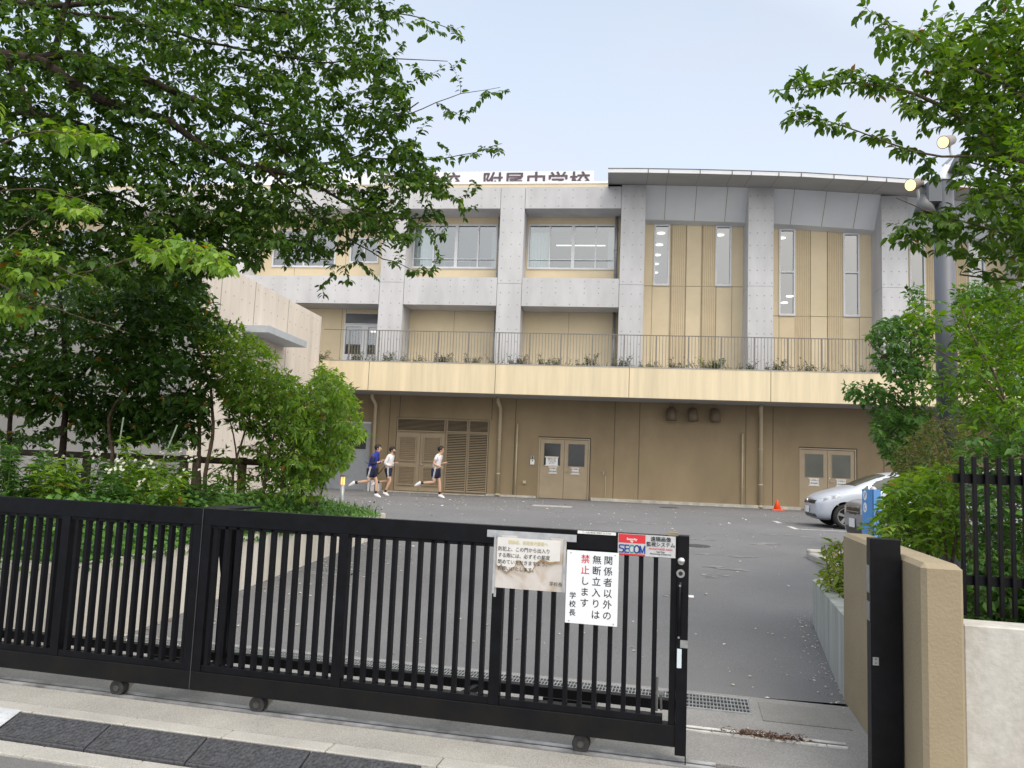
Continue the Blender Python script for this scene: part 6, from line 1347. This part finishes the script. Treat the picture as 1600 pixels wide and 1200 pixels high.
c = Vector(onY(1447, 318, Yp-.1)); a = MB(); a.tube([c+Vector((0, 0, .12)), c+Vector((-.02, 0, .0)), c+Vector((-.02, 0, -.13))], [.04, .09, .13], 20); build(a, 'flood_lamp', mat('lamp_grey', (.12, .125, .135), .5, .05), lpz, True)
a = MB(); a.bbox(c[0]-.02, c[0]+.16, c[1]-.09, c[1]+.09, c[2]+.0, c[2]+.26, .02); build(a, 'lamp_box', MATS['pole_grey'], lpz); a = MB(); a.cyl(c+Vector((-.02, 0, -.132)), (0, 0, 1), .12, .004, 20); build(a, 'dark_lens', M_dark, lpz)
c = Vector(onY(1500, 262, Yp-.1)); a = MB(); a.tube([c+Vector((0, 0, .16)), c+Vector((0, 0, .03)), c+Vector((0, 0, -.06))], [.05, .11, .15], 20); build(a, 'flood_lamp', MATS['lamp_grey'], lpz, True)
# ------------------------------------------------------------------ right side shrubs
def stemr(x, y, Y, z0, pts, r0=.02, r1=.006): return ([Vector((onY(x, y, Y)[0], Y, z0))]+[Vector(onY(a, b, Y)) for a, b in pts], r0, r1)
bush('young_tree', 'mid green small leaved tree in front of the balcony end, left of the lamp pole', 'tree', (onY(1440, 850, 9.4)[0], 9.4, .45),
     [stemr(1440, 850, 9.4, .45, [(1440, 740), (1430, 640), (1420, 560), (1430, 500)], .05, .01), ([onY(1432, 650, 9.4), onY(1390, 610, 9.4), onY(1340, 600, 9.3)], .02, .004), ([onY(1425, 590, 9.4), onY(1380, 560, 9.4), onY(1355, 530, 9.3)], .02, .004), ([onY(1440, 740, 9.4), onY(1400, 700, 9.4), onY(1370, 680, 9.3)], .02, .004)],
     [([(1352, 525), (1380, 500), (1430, 480), (1456, 500), (1456, 600), (1430, 620), (1385, 590), (1360, 560)], 520, 8.8, 10.0), ([(1318, 600), (1350, 595), (1400, 605), (1440, 620), (1440, 650), (1395, 640), (1350, 630), (1322, 622)], 170, 8.9, 9.6), ([(1362, 640), (1400, 640), (1456, 640), (1456, 760), (1410, 740), (1380, 710), (1362, 670)], 620, 8.7, 9.9), ([(1440, 480), (1456, 480), (1456, 720), (1430, 720)], 60, 9, 9.8), ([(1415, 450), (1440, 440), (1450, 480), (1420, 480)], 20, 9, 9.5), ([(1490, 440), (1620, 440), (1640, 700), (1490, 700)], 900, 8.4, 10.4)], LF_mid, .09, .52, .028, .45, bark=M_bark2)
bush('leafy_shrub', 'lime green shrub with rows of oval leaves arching in front of the lamp pole', 'shrub', (onY(1600, 850, 5.6)[0], 5.6, .6),
     [stemr(1600, 850, 5.6, .6, [(1600, 700), (1560, 600), (1530, 540), (1500, 480)], .02, .005), ([onY(1590, 660, 5.6), onY(1540, 580, 5.5), onY(1480, 560, 5.4), onY(1430, 520, 5.3)], .01, .002), ([onY(1600, 700, 5.6), onY(1640, 560, 5.6), onY(1640, 460, 5.6)], .016, .004)],
     [([(1410, 470), (1450, 470), (1500, 500), (1500, 560), (1450, 570), (1420, 520)], 30, 5.2, 5.8), ([(1490, 470), (1640, 440), (1650, 700), (1520, 640), (1500, 560)], 560, 5.2, 6.4), ([(1450, 560), (1540, 540), (1600, 640), (1580, 720), (1510, 680), (1440, 620)], 150, 5.2, 6.0), ([(1540, 230), (1640, 150), (1650, 280), (1600, 300), (1550, 260)], 42, 5.0, 5.5), ([(1600, 300), (1650, 290), (1650, 440), (1610, 420)], 30, 5.0, 5.5)], LF_lime, .062, .50, .024, .15, leafy=.95, bark=M_bark2, simple=False)
bush('hedge_shrub', 'dense dark green shrub mass behind the black bar fence', 'shrub', (onY(1560, 960, 5.4)[0], 5.4, .6),
     [stemr(1520, 940, 5.3, .6, [(1520, 860), (1500, 760)]), stemr(1570, 960, 5.4, .6, [(1575, 860), (1580, 740)]), stemr(1620, 960, 5.3, .6, [(1640, 860), (1640, 740)]), stemr(1480, 930, 5.8, .55, [(1480, 850), (1470, 780)])],
     [([(1496, 690), (1680, 650), (1700, 980), (1530, 985), (1505, 960), (1500, 800)], 2000, 4.9, 6.4), ([(1505, 860), (1700, 860), (1700, 990), (1510, 985)], 600, 4.68, 5.2)], LF_mid, .068, .55, .030, .3)
bush('hedge_shrub', 'broad leaved bush with glossy pale green leaves spilling behind the tan wall', 'shrub', (onY(1440, 880, 6.4)[0], 6.4, .5),
     [stemr(1440, 880, 6.3, .5, [(1430, 840), (1400, 790), (1380, 760)]), stemr(1440, 880, 6.3, .5, [(1450, 820), (1470, 740)]), stemr(1400, 870, 6.8, .5, [(1385, 830), (1370, 800)]), stemr(1480, 890, 5.8, .5, [(1490, 840), (1500, 760)])],
     [([(1385, 760), (1420, 740), (1500, 720), (1510, 870), (1450, 862), (1400, 845), (1380, 835), (1375, 800)], 900, 5.7, 7.4), ([(1345, 815), (1400, 800), (1420, 850), (1360, 842)], 40, 6.3, 7.0)], LF_bright, .078, .48, .030, .1, simple=False)
bush('olive_shrub', 'brownish olive shrub with small reddish leaves above the parked cars', 'shrub', (onY(1430, 850, 7.6)[0], 7.6, .46),
     [stemr(1430, 850, 7.6, .46, [(1430, 800), (1420, 740), (1430, 690)]), stemr(1450, 850, 7.6, .46, [(1470, 780), (1480, 700)])],
     [([(1395, 730), (1400, 700), (1440, 660), (1510, 640), (1520, 740), (1450, 770), (1400, 790), (1385, 760)], 900, 7.0, 8.4)], LF_olive, .05, .42, .026, .2)
bush('leafy_shrub', 'small yellow green shrub in the planter in front of the tan wall end', 'shrub', (onY(1310, 950, 7.4)[0], 7.4, .48),
     [stemr(1312, 955, 7.3, .48, [(1308, 900), (1298, 860)], .012, .004), stemr(1318, 950, 7.2, .48, [(1316, 890), (1312, 850)], .012, .004), stemr(1300, 930, 7.6, .48, [(1290, 890), (1288, 850)], .01, .003)],
     [([(1285, 850), (1300, 835), (1321, 850), (1325, 930), (1300, 930), (1280, 910), (1282, 880)], 95, 7.0, 7.9)], LF_yel, .085, .40, .028, .2, simple=False, up=.2)
P = []
for _ in range(500):
    P.append(G(rnd.uniform(1.22, 1.6), rnd.uniform(7.3, 8.3), .5+abs(rnd.gauss(0, .05))))
scatter_leaves('ground_cover', '', P, LF_olive, .03, .5)['kind'] = 'stuff'
P = [G(rnd.uniform(1.3, 4.4), rnd.uniform(4.3, 6.5), .64+abs(rnd.gauss(0, .07))) for _ in range(2500)]
scatter_leaves('ground_cover', '', P, LF_ivy, .06, .7)['kind'] = 'stuff'
# ------------------------------------------------------------------ balcony plants
def bplant(seed, leafcol, n):
    r = random.Random(seed); t = thing('balcony_shrub', 'x', 'shrub', (0, 0, 0)); w_ = MB(); LP, LD, LN, LL = [], [], [], []
    for i in range(n):
        a = r.uniform(0, 6.28); tp = Vector((math.cos(a)*r.uniform(.1, .45), math.sin(a)*.15, r.uniform(.2, .62))); k = tp*.5+Vector((r.gauss(0, .05), 0, r.gauss(0, .03))); w_.tube([(r.gauss(0, .04), 0, 0), k, tp], [.012, .009, .004], 4)
        for q in range(2): e_ = tp*r.uniform(.5, .9); w_.tube([e_, e_+Vector((r.gauss(0, .1), r.gauss(0, .05), r.uniform(.02, .14)))], [.006, .003], 3)
        for q in range(r.randint(6, 16)): p = k.lerp(tp, r.random()); LP.append(tuple(p+Vector((r.gauss(0, .04), r.gauss(0, .04), r.gauss(0, .04))))); LD.append((r.gauss(0, 1), r.gauss(0, 1), r.gauss(0, .7))); LN.append((r.gauss(0, 1), r.gauss(0, 1), 1)); LL.append(r.uniform(.05, .10))
    me = bpy.data.meshes.new('stems'); me.from_pydata(w_.v, [], w_.f); me.materials.append(M_bark2); put(bpy.data.objects.new('stems', me), t)
    leafmesh('foliage', leafcol, t, LP, LD, LN, LL, .45, True); return t
LF_bal = leafmat('balcony_leaf', (.03, .07, .025), (.12, .20, .06), None, 0, .3)
pr = [bplant(1, LF_bal, 12), bplant(2, LF_bal, 8), bplant(3, LF_bal, 16)]; first = [True]*3; gp = 'shrubs planted behind the balcony railing'
bpx = [505, 522, 545, 556, 568, 583, 605, 622, 632, 650, 668, 684, 697, 716, 733, 745, 775, 800, 815, 832, 848, 868, 880, 905, 922, 938, 962, 975, 990, 1003, 1018, 1036, 1052, 1068, 1088, 1102, 1120, 1142, 1160, 1172, 1186, 1202, 1215, 1240, 1252, 1262, 1275, 1296, 1318, 1330, 1352, 1366]
for i, px_ in enumerate(bpx):
    k = (i*7) % 3; L = (X_(px_, 572, YL+.5), YL+.45+rnd.uniform(-.1, .1), ZL1-.12); s_ = rnd.uniform(.55, 1.0)
    lb = 'low scraggly half bare shrub planted behind the balcony railing'
    if px_ in (566, 568, 922): s_ = 1.15
    if first[k]: pr[k].location = L; pr[k].scale = (s_, s_, s_); pr[k]['label'] = lb; pr[k]['group'] = gp; first[k] = False
    else: dup(pr[k], L, rnd.uniform(-.4, .4), lb, s_)
gb_ = bplant(9, LF_bright, 26); gb_.location = (X_(1114, 572, YL+.5), YL+.5, ZL1-.12); gb_.scale = (1.15, 1.15, 1.0); gb_['label'] = 'only bright green shrub among the bare ones behind the balcony railing'; gb_['group'] = gp

# ------------------------------------------------------------------ litter of petals and leaves on the asphalt
P, D, Nn, LL = [], [], [], []
def lit(x, y, s=1): P.append((x, y, ground(x, y)+.010)); a_ = rnd.uniform(0, 6.28); D.append((math.cos(a_), math.sin(a_), rnd.uniform(0, .15))); Nn.append((rnd.gauss(0, .2), rnd.gauss(0, .2), 1)); LL.append(rnd.uniform(.02, .055)*s)
for _ in range(420): lit(rnd.uniform(-7, 6), rnd.triangular(7, 27, 22), 1.3)
for _ in range(160): x = rnd.uniform(-7, -2); lit(x, rnd.uniform(19, 27), 1.6)
for _ in range(260):
    y = rnd.uniform(5.8, 12.5); lit(wallx(y)+abs(rnd.gauss(0, .5))+.03, y)
for _ in range(120):
    d = rnd.uniform(5.5, 8.6); g_ = G(1.04+(d-5.88)*.055-abs(rnd.gauss(0, .10)), d); lit(g_[0], g_[1], .55)
for _ in range(60): g_ = G(rnd.uniform(-3, .9), rnd.uniform(5.7, 8)); lit(g_[0], g_[1], .8)
leafmesh('fallen_petals', LF_litter, None, P, D, Nn, LL, .6, True, 'stuff')
# dried leaf debris caught on the rear track
P, D, Nn, LL = [], [], [], []
for _ in range(420):
    u = rnd.gauss(.45, .11); v = 4.88+rnd.gauss(0, .028); g_ = G(u, v, .012+abs(rnd.gauss(0, .008))); P.append(g_); a_ = rnd.uniform(0, 6.28); D.append((math.cos(a_), math.sin(a_), rnd.gauss(0, .3))); Nn.append((rnd.gauss(0, .5), rnd.gauss(0, .5), 1)); LL.append(rnd.uniform(.012, .04))
leafmesh('dry_debris', leafmat('dry_leaf', (.05, .025, .012), (.16, .075, .04), (.6, .5, .38), .06, .1), None, P, D, Nn, LL, .3, True, 'stuff')
# darker patches and repairs on the asphalt
M_stain = mat('asphalt_stain', (.24, .24, .24), .85, .25, 6, .5, 200)
a = MB()
for px, py, rx in ((1138, 868, .35), (1165, 888, .28), (1150, 846, .5), (1110, 900, .2), (960, 815, .5), (1060, 930, .15), (640, 840, .3), (1200, 835, .35)):
    P = onZ(px, py, .2)
    for _ in range(6): P = onZ(px, py, ground(P[0], P[1]))
    for b_ in range(5):
        ox, oy = rnd.gauss(0, rx*.7), rnd.gauss(0, rx*.35); n_ = 9; o_ = len(a.v); rr_ = rx*rnd.uniform(.12, .4)
        for i in range(n_):
            q = 2*math.pi*i/n_; q2 = rr_*rnd.uniform(.5, 1.1); x, y = P[0]+ox+q2*math.cos(q)*1.6, P[1]+oy+q2*math.sin(q); a.v.append((x, y, ground(x, y)+.004+.0002*b_))
        a.f.append(tuple(range(o_, o_+n_)))
tag(build(a, 'asphalt_stain', M_stain), kind='structure')
